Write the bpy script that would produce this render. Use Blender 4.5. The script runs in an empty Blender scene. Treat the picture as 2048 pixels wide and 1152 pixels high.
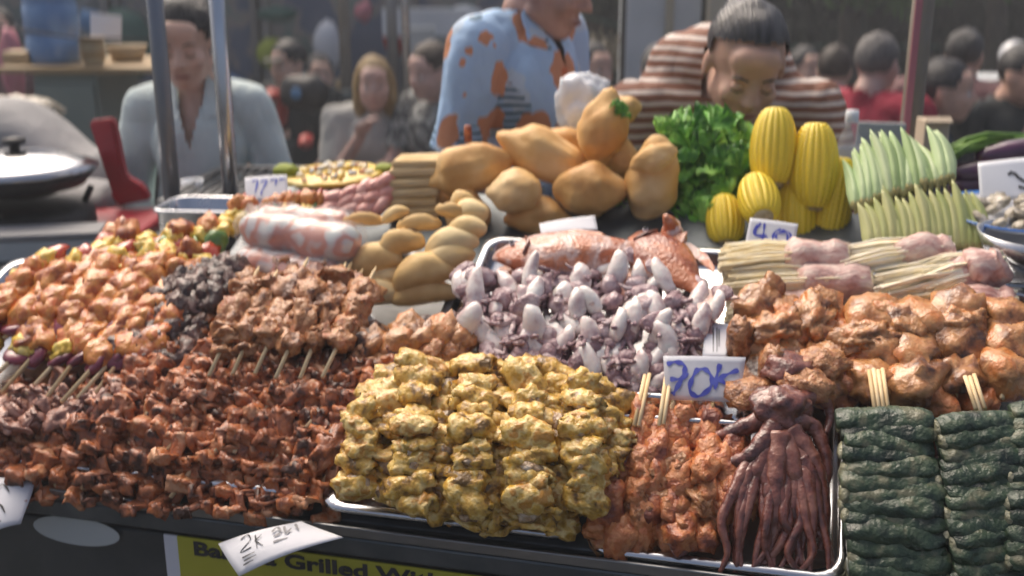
import bpy, bmesh, math, random
from math import sin, cos, pi, radians, sqrt, exp
from mathutils import Vector, Matrix, noise, Euler

# ------------------------------------------------------------------ camera, sky, sun, exposure
scene = bpy.context.scene
C = scene.collection
F, PITCH = 2200.0, radians(16.5)
cam_d = bpy.data.cameras.new('camera'); cam = bpy.data.objects.new('camera', cam_d); C.objects.link(cam)
CAM = Vector((0, 0, 1.72))
cam.location = CAM; cam.rotation_euler = (pi/2-PITCH, 0, 0)
cam_d.sensor_width = 36; cam_d.lens = 36*F/2048; cam_d.clip_start = .05; cam_d.clip_end = 200
cam_d.dof.use_dof = True; cam_d.dof.focus_distance = 1.35; cam_d.dof.aperture_fstop = 2.4; cam_d.dof.aperture_ratio = 2.0
scene.camera = cam
w = bpy.data.worlds.new('World'); scene.world = w; w.use_nodes = True
nt = w.node_tree; bg = nt.nodes['Background']; sky = nt.nodes.new('ShaderNodeTexSky')
SUN_EL, SUN_AZ = radians(54), radians(-32)     # azimuth from +Y towards +X
sky.sky_type = 'NISHITA'; sky.sun_disc = False; sky.sun_elevation = SUN_EL; sky.sun_rotation = SUN_AZ
sky.air_density = .7; sky.dust_density = 8.0; sky.ozone_density = .2
nt.links.new(sky.outputs[0], bg.inputs[0]); bg.inputs[1].default_value = .10
sun_d = bpy.data.lights.new('sun', 'SUN'); sun_d.energy = 1.5; sun_d.angle = radians(55); sun_d.color = (1, .89, .75)
sun = bpy.data.objects.new('sun', sun_d); C.objects.link(sun)
sdir = Vector((sin(SUN_AZ)*cos(SUN_EL), cos(SUN_AZ)*cos(SUN_EL), sin(SUN_EL)))
sun.rotation_euler = sdir.to_track_quat('Z', 'Y').to_euler(); sun.location = sdir*20
vs = scene.view_settings; vs.view_transform = 'Standard'; vs.look = 'None'; vs.gamma = 1; vs.use_curve_mapping = False
vs.exposure = .80

# ------------------------------------------------------------------ picking real places
def ray(px, py):
    x = (px-1024)/F; y = -(py-576)/F
    return Vector((x, cos(PITCH)+sin(PITCH)*y, -sin(PITCH)+cos(PITCH)*y))
def at(px, py, d): return CAM+ray(px, py)*d
def at_z(px, py, z):
    r = ray(px, py); return CAM+r*((z-CAM.z)/r.z)
def at_y(px, py, y):
    r = ray(px, py); return CAM+r*(y/r.y)
O = at_z(60, 975, .95)
U = (at_z(1400, 1145, .95)-O).normalized(); V = Vector((-U.y, U.x, 0)); SL = radians(23)
VS = V*cos(SL)+Vector((0, 0, 1))*sin(SL); N = -V*sin(SL)+Vector((0, 0, 1))*cos(SL)
DECK = Matrix((U, VS, N)).transposed()
def dk(px, py, lift=0):            # place on the sloped counter top, lifted along its normal
    r = ray(px, py); t = (O+N*lift-CAM).dot(N)/r.dot(N); return CAM+r*t
def uv(u, v, n=0): return O+U*u+VS*v+N*n
def to_uv(p): q = p-O; return q.dot(U), q.dot(VS), q.dot(N)
rnd = random.Random(7)
def R(a, b): return rnd.uniform(a, b)

# ------------------------------------------------------------------ materials
def ramp(nt, fac, cols):
    r = nt.nodes.new('ShaderNodeValToRGB'); e = r.color_ramp.elements
    while len(e) < len(cols): e.new(.5)
    for i, c in enumerate(cols):
        p, c = c if isinstance(c[0], (float, int)) and len(c) == 2 else (i/max(1, len(cols)-1), c)
        e[i].position = p; e[i].color = (*c, 1)
    nt.links.new(fac, r.inputs[0]); return r.outputs[0]
def mk(name, cols, scale=30, rough=.5, bump=.0, bscale=None, sss=0, coat=0, metal=0, spread=.25, trans=0, alpha=1,
       rr=0, detail=4, stretch=None, emit=0, dist=.01, spec=.5, contrast=True, coatr=.1):
    m = bpy.data.materials.new(name); m.use_nodes = True; t = m.node_tree; b = t.nodes['Principled BSDF']
    tc = t.nodes.new('ShaderNodeTexCoord'); oi = t.nodes.new('ShaderNodeObjectInfo')
    add = t.nodes.new('ShaderNodeVectorMath'); add.operation = 'ADD'
    mul = t.nodes.new('ShaderNodeVectorMath'); mul.operation = 'SCALE'; mul.inputs[3].default_value = 7
    comb = t.nodes.new('ShaderNodeCombineXYZ')
    for i in range(3): t.links.new(oi.outputs['Random'], comb.inputs[i])
    t.links.new(comb.outputs[0], mul.inputs[0]); t.links.new(tc.outputs['Object'], add.inputs[0]); t.links.new(mul.outputs[0], add.inputs[1])
    vec = add.outputs[0]
    if stretch:
        mp = t.nodes.new('ShaderNodeMapping'); mp.inputs['Scale'].default_value = stretch; t.links.new(vec, mp.inputs[0]); vec = mp.outputs[0]
    nz = t.nodes.new('ShaderNodeTexNoise'); nz.inputs['Scale'].default_value = scale; nz.inputs['Detail'].default_value = detail
    t.links.new(vec, nz.inputs['Vector'])
    ma = t.nodes.new('ShaderNodeMapRange'); ma.inputs[1].default_value = .32; ma.inputs[2].default_value = .68
    t.links.new(nz.outputs[0], ma.inputs[0])
    fac = ma.outputs[0]
    if spread:
        mm = t.nodes.new('ShaderNodeMath'); mm.operation = 'MULTIPLY_ADD'; mm.inputs[1].default_value = spread*2; mm.inputs[2].default_value = -spread
        t.links.new(oi.outputs['Random'], mm.inputs[0])
        ad = t.nodes.new('ShaderNodeMath'); ad.operation = 'ADD'; ad.use_clamp = True
        t.links.new(mm.outputs[0], ad.inputs[0]); t.links.new(fac, ad.inputs[1]); fac = ad.outputs[0]
    if len(cols) == 1: b.inputs['Base Color'].default_value = (*cols[0], 1)
    else: t.links.new(ramp(t, fac, cols), b.inputs['Base Color'])
    b.inputs['Roughness'].default_value = rough; b.inputs['Metallic'].default_value = metal
    b.inputs['Specular IOR Level'].default_value = spec
    if rr:
        n3 = t.nodes.new('ShaderNodeTexNoise'); n3.inputs['Scale'].default_value = scale*1.7; t.links.new(vec, n3.inputs['Vector'])
        mr = t.nodes.new('ShaderNodeMapRange'); mr.inputs[1].default_value = .3; mr.inputs[2].default_value = .7
        mr.inputs[3].default_value = max(.02, rough-rr); mr.inputs[4].default_value = min(1, rough+rr)
        t.links.new(n3.outputs[0], mr.inputs[0]); t.links.new(mr.outputs[0], b.inputs['Roughness'])
    if coat: b.inputs['Coat Weight'].default_value = coat; b.inputs['Coat Roughness'].default_value = coatr
    if sss:
        b.inputs['Subsurface Weight'].default_value = sss; b.inputs['Subsurface Scale'].default_value = .008
        b.inputs['Subsurface Radius'].default_value = (1, .45, .3)
    if trans: b.inputs['Transmission Weight'].default_value = trans
    if alpha < 1: b.inputs['Alpha'].default_value = alpha
    if emit: b.inputs['Emission Strength'].default_value = emit; b.inputs['Emission Color'].default_value = (*cols[0], 1)
    if bump:
        n2 = t.nodes.new('ShaderNodeTexNoise'); n2.inputs['Scale'].default_value = bscale or scale*3; n2.inputs['Detail'].default_value = 5
        t.links.new(vec, n2.inputs['Vector'])
        bp = t.nodes.new('ShaderNodeBump'); bp.inputs['Strength'].default_value = bump; bp.inputs['Distance'].default_value = dist
        t.links.new(n2.outputs[0], bp.inputs['Height']); t.links.new(bp.outputs[0], b.inputs['Normal'])
        if coat: t.links.new(bp.outputs[0], b.inputs['Coat Normal'])
    return m
FD = dict(rough=.45, rr=.18, coat=.35, bump=.8, dist=.004)
M = dict(
 pork=mk('pork', [(.06,.018,.008),(.25,.075,.03),(.38,.125,.05),(.46,.13,.03),(.54,.26,.13)], 60, **FD, bscale=160, spread=.38),
 pork_pale=mk('pork_pale', [(.18,.07,.05),(.36,.17,.12),(.46,.24,.17)], 80, **FD, bscale=150, spread=.25),
 chicken=mk('chicken', [(.24,.045,.008),(.50,.13,.018),(.64,.26,.045),(.56,.13,.02)], 60, rough=.38, rr=.14, coat=.35, bump=.8, dist=.005, bscale=100, spread=.25),
 dark_meat=mk('dark_meat', [(.03,.013,.010),(.09,.04,.03),(.17,.08,.06)], 80, rough=.42, rr=.18, coat=.5, bump=1, dist=.006, bscale=130),
 orange_meat=mk('orange_meat', [(.16,.05,.015),(.38,.14,.04),(.52,.25,.10),(.42,.14,.05)], 70, rough=.42, rr=.18, coat=.45, bump=1, dist=.006, bscale=130, spread=.25),
 brown_meat=mk('brown_meat', [(.06,.022,.010),(.32,.12,.035),(.52,.25,.09),(.56,.19,.045)], 42, rough=.38, rr=.18, coat=.55, bump=.8, dist=.005, bscale=110, spread=.25),
 red_orange=mk('red_orange', [(.18,.035,.014),(.44,.12,.035),(.58,.23,.08),(.50,.14,.035)], 50, rough=.42, rr=.18, coat=.4, bump=.9, dist=.006, bscale=120, spread=.25),
 curry=mk('curry', [(.17,.085,.010),(.50,.265,.03),(.66,.40,.06),(.78,.58,.22),(.54,.25,.03)], 55, rough=.4, rr=.2, coat=.45, bump=.9, dist=.0045, bscale=110, spread=.3),
 curry_in=mk('curry_in', [(.24,.13,.06),(.46,.30,.16),(.66,.55,.42)], 110, rough=.35, coat=.5, bump=1, dist=.005, bscale=200),
 octo=mk('octo', [(.07,.018,.014),(.19,.055,.036),(.30,.12,.08)], 50, rough=.35, rr=.15, coat=.7, bump=.6, dist=.003, bscale=160),
 squid=mk('squid', [(.88,.85,.80),(.78,.70,.66),(.50,.36,.36)], 55, rough=.34, coat=.5, bump=.5, dist=.003, bscale=120, sss=.15, spread=.15),
 squid_purple=mk('squid_purple', [(.62,.50,.50),(.36,.22,.24),(.20,.11,.125)], 70, rough=.36, coat=.5, bump=1, dist=.005, bscale=170, spread=.25),
 fish=mk('fish', [(.26,.05,.015),(.46,.12,.03),(.50,.17,.07),(.62,.45,.40),(.42,.10,.025)], 18, rough=.38, rr=.18, coat=.6, bump=.7, dist=.004, bscale=150, detail=8),
 onion=mk('onion', [(.12,.012,.03),(.25,.03,.06)], 20, rough=.3, coat=.5),
 pineapple=mk('pineapple', [(.62,.36,.03),(.80,.55,.06),(.84,.66,.22)], 60, rough=.45, coat=.3, bump=.6, dist=.004, bscale=110),
 red_pepper=mk('red_pepper', [(.36,.025,.012),(.55,.08,.03)], 20, rough=.25, coat=.6),
 green_pepper=mk('green_pepper', [(.05,.14,.015),(.16,.28,.04)], 20, rough=.25, coat=.6),
 sausage=mk('sausage', [(.60,.22,.18),(.72,.34,.28),(.75,.42,.35)], 30, rough=.38, coat=.5, bump=.15, sss=.1),
 stick=mk('stick', [(.62,.44,.22),(.78,.62,.38)], 25, rough=.7, stretch=(.2,1,1), spread=.3),
 bun=mk('bun', [(.56,.27,.07),(.74,.44,.15),(.84,.60,.30)], 9, detail=5, rough=.6, bump=.35, bscale=70, dist=.004, spread=.12, coat=.1, coatr=.4),
 bun_pale=mk('bun_pale', [(.50,.34,.15),(.62,.44,.22),(.66,.50,.28)], 12, rough=.6, bump=.12, bscale=60, dist=.003, spread=.2),
 roll=mk('roll', [(.56,.33,.11),(.74,.50,.20),(.80,.62,.32)], 12, rough=.6, bump=.3, bscale=80, dist=.003, spread=.25),
 filling=mk('filling', [(.10,.05,.03),(.26,.15,.09)], 60, rough=.5, bump=.6),
 cracker=mk('cracker', [(.52,.34,.13),(.70,.52,.27),(.76,.62,.38)], 40, rough=.75, bump=.7, bscale=90, spread=.2, stretch=(.3,1,3)),
 lettuce=mk('lettuce', [(.04,.20,.010),(.13,.42,.025),(.34,.66,.10)], 30, rough=.45, bump=.5, bscale=90, coat=.15, spread=.3),
 corn=mk('corn', [(.86,.54,.015),(.95,.70,.02),(.97,.80,.08)], 50, rough=.4, coat=.25, bump=.15, spread=.12),
 corn_end=mk('corn_end', [(.45,.33,.15),(.66,.55,.36)], 60, rough=.7, bump=.5),
 okra=mk('okra', [(.34,.47,.18),(.46,.60,.30),(.54,.64,.36)], 18, rough=.5, bump=.15, stretch=(.2,1,1), spread=.35),
 okra_dry=mk('okra_dry', [(.36,.42,.14),(.50,.52,.22),(.58,.56,.28)], 18, rough=.5, bump=.15, stretch=(.2,1,1), spread=.35),
 okra_cap=mk('okra_cap', [(.25,.24,.08),(.42,.36,.15)], 30, rough=.7, bump=.3),
 enoki=mk('enoki', [(.90,.78,.50),(.93,.85,.62),(.94,.88,.72)], 50, rough=.6, spread=.25),
 bacon=mk('bacon', [(.42,.19,.16),(.62,.38,.33),(.74,.58,.50)], 40, rough=.42, coat=.35, bump=.7, dist=.004, stretch=(1,3,1), spread=.2),
 betel=mk('betel', [(.005,.015,.007),(.014,.036,.017),(.035,.065,.03),(.13,.13,.075)], 40, rough=.48, rr=.18, coat=.2, bump=1, dist=.006, bscale=90, spread=.2),
 betel_tip=mk('betel_tip', [(.16,.16,.09),(.28,.27,.17)], 60, rough=.4, coat=.4, bump=.5),
 steel=mk('steel', [(.50,.51,.53),(.62,.63,.65)], 6, rough=.22, rr=.1, metal=1, bump=.04, bscale=12),
 steel_dull=mk('steel_dull', [(.18,.185,.19),(.28,.285,.29)], 5, rough=.42, rr=.12, metal=1, bump=.05, bscale=20, stretch=(1,1,.2)),
 rail=mk('rail', [(.07,.085,.095),(.12,.135,.145)], 12, rough=.4, metal=.6),
 dark_iron=mk('dark_iron', [(.012,.013,.014),(.03,.032,.034)], 30, rough=.5, metal=.5, bump=.3),
 black=mk('black', [(.008,.008,.009),(.02,.02,.022)], 20, rough=.5),
 stallpanel=mk('stallpanel', [(.030,.036,.038),(.055,.06,.06),(.04,.045,.042)], 5, rough=.6, bump=.1),
 yellow=mk('banner_yellow', [(.36,.34,.02),(.42,.40,.03)], 4, rough=.55),
 paper=mk('paper', [(.60,.61,.66),(.70,.71,.74)], 8, rough=.7, bump=.1, spread=.1),
 paper_clean=mk('paper_clean', [(.74,.76,.82),(.78,.8,.84)], 8, rough=.6, spread=.1),
 ink_blue=mk('ink_blue', [(.05,.06,.42),(.11,.14,.55)], 60, rough=.6),
 ink_black=mk('ink_black', [(.02,.02,.025)], rough=.6),
 film=mk('film', [(.9,.92,.93)], rough=.12, bump=.9, bscale=35, dist=.006, alpha=.14, coat=1, coatr=.04),
 rice_paper=mk('rice_paper', [(.66,.70,.66),(.66,.60,.56),(.60,.24,.17),(.62,.28,.20),(.70,.70,.68)], 26, rough=.4, coat=.5, spread=.05, detail=1),
 clear_plastic=mk('clear_plastic', [(.85,.87,.88)], rough=.12, alpha=.25, coat=.8),
 white_plastic=mk('white_plastic', [(.78,.82,.86),(.86,.88,.90)], 6, rough=.4, bump=.5, bscale=25, sss=.0),
 red_plastic=mk('red_plastic', [(.30,.006,.018),(.36,.012,.025)], 5, rough=.38, coat=.2),
 grey_cloth=mk('grey_cloth', [(.22,.22,.225),(.30,.295,.30)], 5, rough=.7, bump=.5, bscale=14, dist=.02),
 cardboard=mk('cardboard', [(.52,.42,.30),(.60,.50,.38)], 6, rough=.8),
 box_white=mk('box_white', [(.42,.46,.46),(.5,.53,.52)], 4, rough=.6),
 cabinet=mk('cabinet', [(.17,.21,.19),(.21,.25,.22)], 4, rough=.6),
 wood=mk('wood', [(.35,.24,.12),(.48,.35,.19)], 8, rough=.6, stretch=(.2,2,2)),
 blue_water=mk('blue_water', [(.10,.22,.45),(.22,.38,.62)], 8, rough=.12, coat=.6, bump=.2, bscale=20),
 eggplant=mk('eggplant', [(.05,.012,.04),(.11,.03,.085)], 8, rough=.22, coat=.7, spread=.2),
 beans=mk('beans', [(.08,.20,.02),(.22,.38,.06)], 18, rough=.5, stretch=(.2,1,1), spread=.35),
 clam=mk('clam', [(.12,.10,.07),(.32,.27,.18),(.55,.5,.42)], 60, rough=.35, coat=.4, bump=.4, spread=.3),
 plate=mk('plate', [(.68,.70,.73)], rough=.25, coat=.4),
 blue_rim=mk('blue_rim', [(.05,.20,.60)], rough=.3, coat=.4),
 asphalt=mk('asphalt', [(.035,.036,.038),(.06,.06,.062)], 20, rough=.85, bump=.4, bscale=200),
 facade=mk('facade', [(.10,.115,.125),(.18,.20,.21)], 1.5, rough=.5, bump=.1),  # lightened wall colour, carries part of the background's hazy veil
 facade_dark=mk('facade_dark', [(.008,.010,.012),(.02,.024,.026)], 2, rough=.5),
 glass_dark=mk('glass_dark', [(.12,.15,.17),(.28,.31,.33),(.14,.20,.19),(.26,.24,.22),(.10,.13,.20)], 4.5, rough=.2, coat=.3, spread=.4),
 whitewash=mk('whitewash', [(.60,.64,.66),(.72,.75,.77)], 3, rough=.8, bump=.1),
 cream=mk('cream', [(.48,.42,.30),(.55,.5,.38)], 3, rough=.8),
 bark=mk('bark', [(.03,.024,.018),(.07,.055,.04)], 14, rough=.9, bump=.8),
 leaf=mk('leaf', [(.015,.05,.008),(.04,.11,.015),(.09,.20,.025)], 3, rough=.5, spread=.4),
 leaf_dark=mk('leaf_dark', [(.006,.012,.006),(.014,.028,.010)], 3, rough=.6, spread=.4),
 teal=mk('teal', [(.02,.10,.08)], rough=.6),
 red=mk('red', [(.36,.04,.03)], rough=.5), pinkred=mk('pinkred', [(.52,.18,.22)], rough=.5), magenta=mk('magenta', [(.25,.04,.18)], rough=.6),
 blue=mk('blue', [(.08,.22,.42)], rough=.5), lime=mk('lime', [(.30,.36,.03)], rough=.6),
 pole=mk('pole', [(.20,.21,.23),(.33,.34,.36)], 10, rough=.35, rr=.1, metal=.85, stretch=(1,1,.15)),
 pole_worn=mk('pole_worn', [(.20,.17,.13),(.34,.31,.27)], 14, rough=.6, metal=.3, bump=.2, stretch=(1,1,.3)),
 pants=mk('pants', [(.03,.035,.05)], rough=.85),
 hair_black=mk('hair_black', [(.010,.009,.009),(.05,.048,.05)], 40, rough=.4, bump=.8, bscale=90, stretch=(4,.5,1)),
 hair_sleek=mk('hair_sleek', [(.012,.012,.013),(.035,.035,.038),(.07,.07,.074)], 30, rough=.35, bump=.5, bscale=70, stretch=(5,.4,1)),
 hair_grey=mk('hair_grey', [(.05,.05,.05),(.14,.13,.125)], 60, rough=.6, bump=.8, bscale=90),
 hair_brown=mk('hair_brown', [(.02,.012,.008),(.06,.038,.024)], 50, rough=.55, bump=.8, bscale=90),
 hair_blonde=mk('hair_blonde', [(.18,.11,.04),(.40,.28,.12)], 50, rough=.5, bump=.8, bscale=70, stretch=(3,3,.4)),
)
def skinmat(name, base):
    c = [tuple(x*k for x in base) for k in (.82, 1.0, 1.1)]
    return mk(name, c, 14, rough=.5, bump=.12, bscale=160, dist=.002, sss=.12, spread=0)
M['skin_a'] = skinmat('skin_a', (.60,.39,.30)); M['skin_b'] = skinmat('skin_b', (.46,.27,.22)); M['skin_c'] = skinmat('skin_c', (.58,.36,.27))
M['skin_d'] = skinmat('skin_d', (.58,.38,.32))
M['lip'] = mk('lip', [(.26,.09,.075)], rough=.5)
def shirtmat(name, col, rough=.8): return mk(name, [tuple(x*.85 for x in col), col], 12, rough=rough, bump=.6, bscale=22, dist=.012, spread=0)
M['shirt_mint'] = shirtmat('shirt_mint', (.56,.66,.66)); M['shirt_white'] = shirtmat('shirt_white', (.42,.42,.40))
M['shirt_red'] = shirtmat('shirt_red', (.34,.012,.04)); M['shirt_pink'] = shirtmat('shirt_pink', (.22,.11,.11)); M['shirt_black'] = shirtmat('shirt_black', (.015,.02,.022))
M['shirt_grey'] = shirtmat('shirt_grey', (.20,.21,.22)); M['shirt_teal'] = shirtmat('shirt_teal', (.03,.05,.06))
def nodes_mat(name, rough=.75):
    m = bpy.data.materials.new(name); m.use_nodes = True; t = m.node_tree; b = t.nodes['Principled BSDF']; b.inputs['Roughness'].default_value = rough
    tc = t.nodes.new('ShaderNodeTexCoord')
    n2 = t.nodes.new('ShaderNodeTexNoise'); n2.inputs['Scale'].default_value = 20; t.links.new(tc.outputs['Object'], n2.inputs['Vector'])
    bp = t.nodes.new('ShaderNodeBump'); bp.inputs['Strength'].default_value = .6; bp.inputs['Distance'].default_value = .012
    t.links.new(n2.outputs[0], bp.inputs['Height']); t.links.new(bp.outputs[0], b.inputs['Normal'])
    return m, t, b, tc
def mathn(t, op, a, b=None, c=None, clamp=False):
    n = t.nodes.new('ShaderNodeMath'); n.operation = op; n.use_clamp = clamp
    for i, x in enumerate((a, b, c)):
        if x is None: continue
        if isinstance(x, (int, float)): n.inputs[i].default_value = x
        else: t.links.new(x, n.inputs[i])
    return n.outputs[0]
def mixc(t, fac, a, b):
    n = t.nodes.new('ShaderNodeMix'); n.data_type = 'RGBA'; t.links.new(fac, n.inputs[0])
    for i, x in ((6, a), (7, b)):
        if isinstance(x, tuple): n.inputs[i].default_value = (*x, 1)
        else: t.links.new(x, n.inputs[i])
    return n.outputs[2]
def floral():
    m, t, b, tc = nodes_mat('floral_shirt')
    nz = t.nodes.new('ShaderNodeTexNoise'); nz.inputs['Scale'].default_value = 26; t.links.new(tc.outputs['Object'], nz.inputs['Vector'])
    mp = t.nodes.new('ShaderNodeVectorMath'); mp.operation = 'MULTIPLY_ADD'; mp.inputs[1].default_value = (.05,)*3
    t.links.new(nz.outputs['Color'], mp.inputs[0]); t.links.new(tc.outputs['Object'], mp.inputs[2])
    v = t.nodes.new('ShaderNodeTexVoronoi'); v.inputs['Scale'].default_value = 8.5; v.inputs['Randomness'].default_value = .8; t.links.new(mp.outputs[0], v.inputs['Vector'])
    sep = t.nodes.new('ShaderNodeSeparateColor'); t.links.new(v.outputs['Color'], sep.inputs[0])
    fl = mathn(t, 'MULTIPLY', mathn(t, 'LESS_THAN', v.outputs['Distance'], .42), mathn(t, 'GREATER_THAN', sep.outputs[0], .15))
    ctr = mathn(t, 'LESS_THAN', v.outputs['Distance'], .13)
    # palm leaves: stretched cells cut into blades
    mp2 = t.nodes.new('ShaderNodeMapping'); mp2.inputs['Rotation'].default_value = (.3, .9, .4); mp2.inputs['Scale'].default_value = (1.6, 1.2, 1)
    mp2.inputs['Location'].default_value = (.37, .1, .2); t.links.new(mp.outputs[0], mp2.inputs[0])
    v2 = t.nodes.new('ShaderNodeTexVoronoi'); v2.inputs['Scale'].default_value = 5.5; t.links.new(mp2.outputs[0], v2.inputs['Vector'])
    wv = t.nodes.new('ShaderNodeTexWave'); wv.inputs['Scale'].default_value = 17; wv.inputs['Distortion'].default_value = 2.5; wv.bands_direction = 'Z'; t.links.new(tc.outputs['Object'], wv.inputs['Vector'])
    s2 = t.nodes.new('ShaderNodeSeparateColor'); t.links.new(v2.outputs['Color'], s2.inputs[0])
    lf = mathn(t, 'MULTIPLY', mathn(t, 'MULTIPLY', mathn(t, 'LESS_THAN', v2.outputs['Distance'], .44), mathn(t, 'GREATER_THAN', s2.outputs[1], .5)), mathn(t, 'GREATER_THAN', wv.outputs[0], .5))
    n4 = t.nodes.new('ShaderNodeTexNoise'); n4.inputs['Scale'].default_value = 9; t.links.new(tc.outputs['Object'], n4.inputs['Vector'])
    pale = mathn(t, 'MULTIPLY', mathn(t, 'GREATER_THAN', n4.outputs[0], .56), .55)
    c = mixc(t, pale, (.40,.58,.82), (.60,.66,.70))
    c = mixc(t, lf, c, (.07,.14,.20)); c = mixc(t, fl, c, (.62,.27,.14)); c = mixc(t, mathn(t, 'MULTIPLY', fl, ctr), c, (.62,.15,.05))
    t.links.new(c, b.inputs['Base Color']); return m
def stripes():
    m, t, b, tc = nodes_mat('striped_shirt')
    sp = t.nodes.new('ShaderNodeSeparateXYZ'); t.links.new(tc.outputs['Object'], sp.inputs[0])
    n = t.nodes.new('ShaderNodeTexNoise'); n.inputs['Scale'].default_value = 6; t.links.new(tc.outputs['Object'], n.inputs['Vector'])
    z = mathn(t, 'MULTIPLY_ADD', n.outputs[0], .03, sp.outputs[2])
    z = mathn(t, 'FRACT', mathn(t, 'MULTIPLY', z, 42))
    c = mixc(t, mathn(t, 'LESS_THAN', z, .36), (.24,.10,.06), (.66,.58,.52))
    t.links.new(c, b.inputs['Base Color']); return m
def mottled(name, a, bcol, sc):
    m, t, b, tc = nodes_mat(name); n = t.nodes.new('ShaderNodeTexNoise'); n.inputs['Scale'].default_value = sc; t.links.new(tc.outputs['Object'], n.inputs['Vector'])
    c = mixc(t, mathn(t, 'GREATER_THAN', n.outputs[0], .5), a, bcol); t.links.new(c, b.inputs['Base Color']); return m
M['floral'] = floral(); M['striped'] = stripes(); M['mottled'] = mottled('mottled_shirt', (.26,.27,.26), (.07,.075,.08), 28)

# ------------------------------------------------------------------ mesh helpers
def mesh_of(name, verts, faces, mat, smooth=True):
    me = bpy.data.meshes.new(name); me.from_pydata([tuple(v) for v in verts], [], faces); me.update()
    if mat: me.materials.append(M[mat] if isinstance(mat, str) else mat)
    if smooth: me.polygons.foreach_set('use_smooth', [True]*len(me.polygons))
    return me
def bm_mesh(name, bm, mat, smooth=True):
    bmesh.ops.recalc_face_normals(bm, faces=bm.faces)
    me = bpy.data.meshes.new(name); bm.to_mesh(me); bm.free()
    if mat: me.materials.append(M[mat] if isinstance(mat, str) else mat)
    if smooth: me.polygons.foreach_set('use_smooth', [True]*len(me.polygons))
    return me
def link(name, me, parent=None, mat4=None):
    o = bpy.data.objects.new(name, me); C.objects.link(o); o.parent = parent
    if mat4 is not None: o.matrix_basis = mat4
    return o
def tag(o, label, cat, group=None):
    o['label'] = label; o['category'] = cat
    if group: o['group'] = group
    return o
def thing(name, label, cat, m4=None, group=None):
    o = bpy.data.objects.new(name, None); C.objects.link(o); o.empty_display_size = .05
    if m4 is not None: o.matrix_basis = m4
    return tag(o, label, cat, group)
def struct(name, me, m4=None, kind='structure'):
    o = link(name, me, None, m4); o['kind'] = kind; return o
def frame(p, x, z):
    x = x.normalized(); y = z.cross(x).normalized(); z = x.cross(y)
    return Matrix.Translation(p) @ Matrix((x, y, z)).transposed().to_4x4()
def TRS(p=(0,0,0), r=(0,0,0), s=1):
    s = (s, s, s) if isinstance(s, (int, float)) else s
    return Matrix.LocRotScale(Vector(p), Euler(r), Vector(s))
def ico(sub=3):
    bm = bmesh.new(); bmesh.ops.create_icosphere(bm, subdivisions=sub, radius=1); return bm
def lump(name, seed, sx, sy, sz, mat, amp=.25, freq=1.6, sub=3, dent=None, ridge=0, twist=0):
    bm = ico(sub); off = Vector((seed*13.7, seed*5.1, seed*2.3))
    for v in bm.verts:
        d = v.co.normalized(); k = 1+amp*noise.fractal(d*freq+off, 1, 2, 3)
        k += amp*.22*noise.noise(d*freq*3.6+off*2.1)
        if ridge: k += ridge*(1-2*abs(noise.noise(d*freq*2.2+off*1.7)))-ridge*.5
        if dent: k -= dent[1]*exp(-((d-Vector(dent[0]).normalized()).length**2)/dent[2])
        v.co = Vector((d.x*k*sx, d.y*k*sy, d.z*k*sz))
        if twist: a = v.co.x*twist; v.co = Matrix.Rotation(a, 3, 'X') @ v.co
    return bm_mesh(name, bm, mat)
def ribbon(name, seed, L, w, amp, folds, th, mat, nx=30, ny=5):
    """a folded strip of meat threaded on the stick: grid with thickness"""
    top, bot = [], []; off = Vector((seed*3.1, seed*7.7, 0))
    P = []
    for i in range(nx+1):
        t = i/nx; ph = t*folds*2*pi
        cx = (t-.5)*L+.10*L/folds*sin(ph*2); cz = amp*sin(ph)*(1+.4*noise.noise(Vector((t*4, 0, 0))+off))
        row = []
        for j in range(ny+1):
            s = j/ny*2-1
            n = noise.noise_vector(Vector((t*5, s*1.6, seed*1.3)))+.35*noise.noise_vector(Vector((t*16, s*5, seed*2.3)))
            wv = w*(1+.35*noise.noise(Vector((t*6, 9, 0))+off))
            row.append(Vector((cx+n.x*.009, s*wv+n.y*.005, cz-abs(s)**2*amp*.35+n.z*.010)))
        P.append(row)
    verts, faces = [], []
    nrm = []
    for i in range(nx+1):
        for j in range(ny+1):
            a = P[min(i+1, nx)][j]-P[max(i-1, 0)][j]; b = P[i][min(j+1, ny)]-P[i][max(j-1, 0)]
            n = a.cross(b); n = n.normalized() if n.length > 1e-9 else Vector((0, 0, 1))
            edge = 1-.55*(abs(j/ny*2-1)**3)
            verts.append(P[i][j]+n*th*edge); nrm.append((P[i][j], n, edge))
    k = len(verts)
    for p, n, e in nrm: verts.append(p-n*th*e)
    id_ = lambda i, j: i*(ny+1)+j
    for i in range(nx):
        for j in range(ny):
            a, b, c, d = id_(i,j), id_(i+1,j), id_(i+1,j+1), id_(i,j+1)
            faces.append((a,b,c,d)); faces.append((d+k,c+k,b+k,a+k))
        faces.append((id_(i,0), id_(i,0)+k, id_(i+1,0)+k, id_(i+1,0))); faces.append((id_(i+1,ny), id_(i+1,ny)+k, id_(i,ny)+k, id_(i,ny)))
    for j in range(ny):
        faces.append((id_(0,j+1), id_(0,j+1)+k, id_(0,j)+k, id_(0,j))); faces.append((id_(nx,j), id_(nx,j)+k, id_(nx,j+1)+k, id_(nx,j+1)))
    return mesh_of(name, verts, faces, mat)
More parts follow.
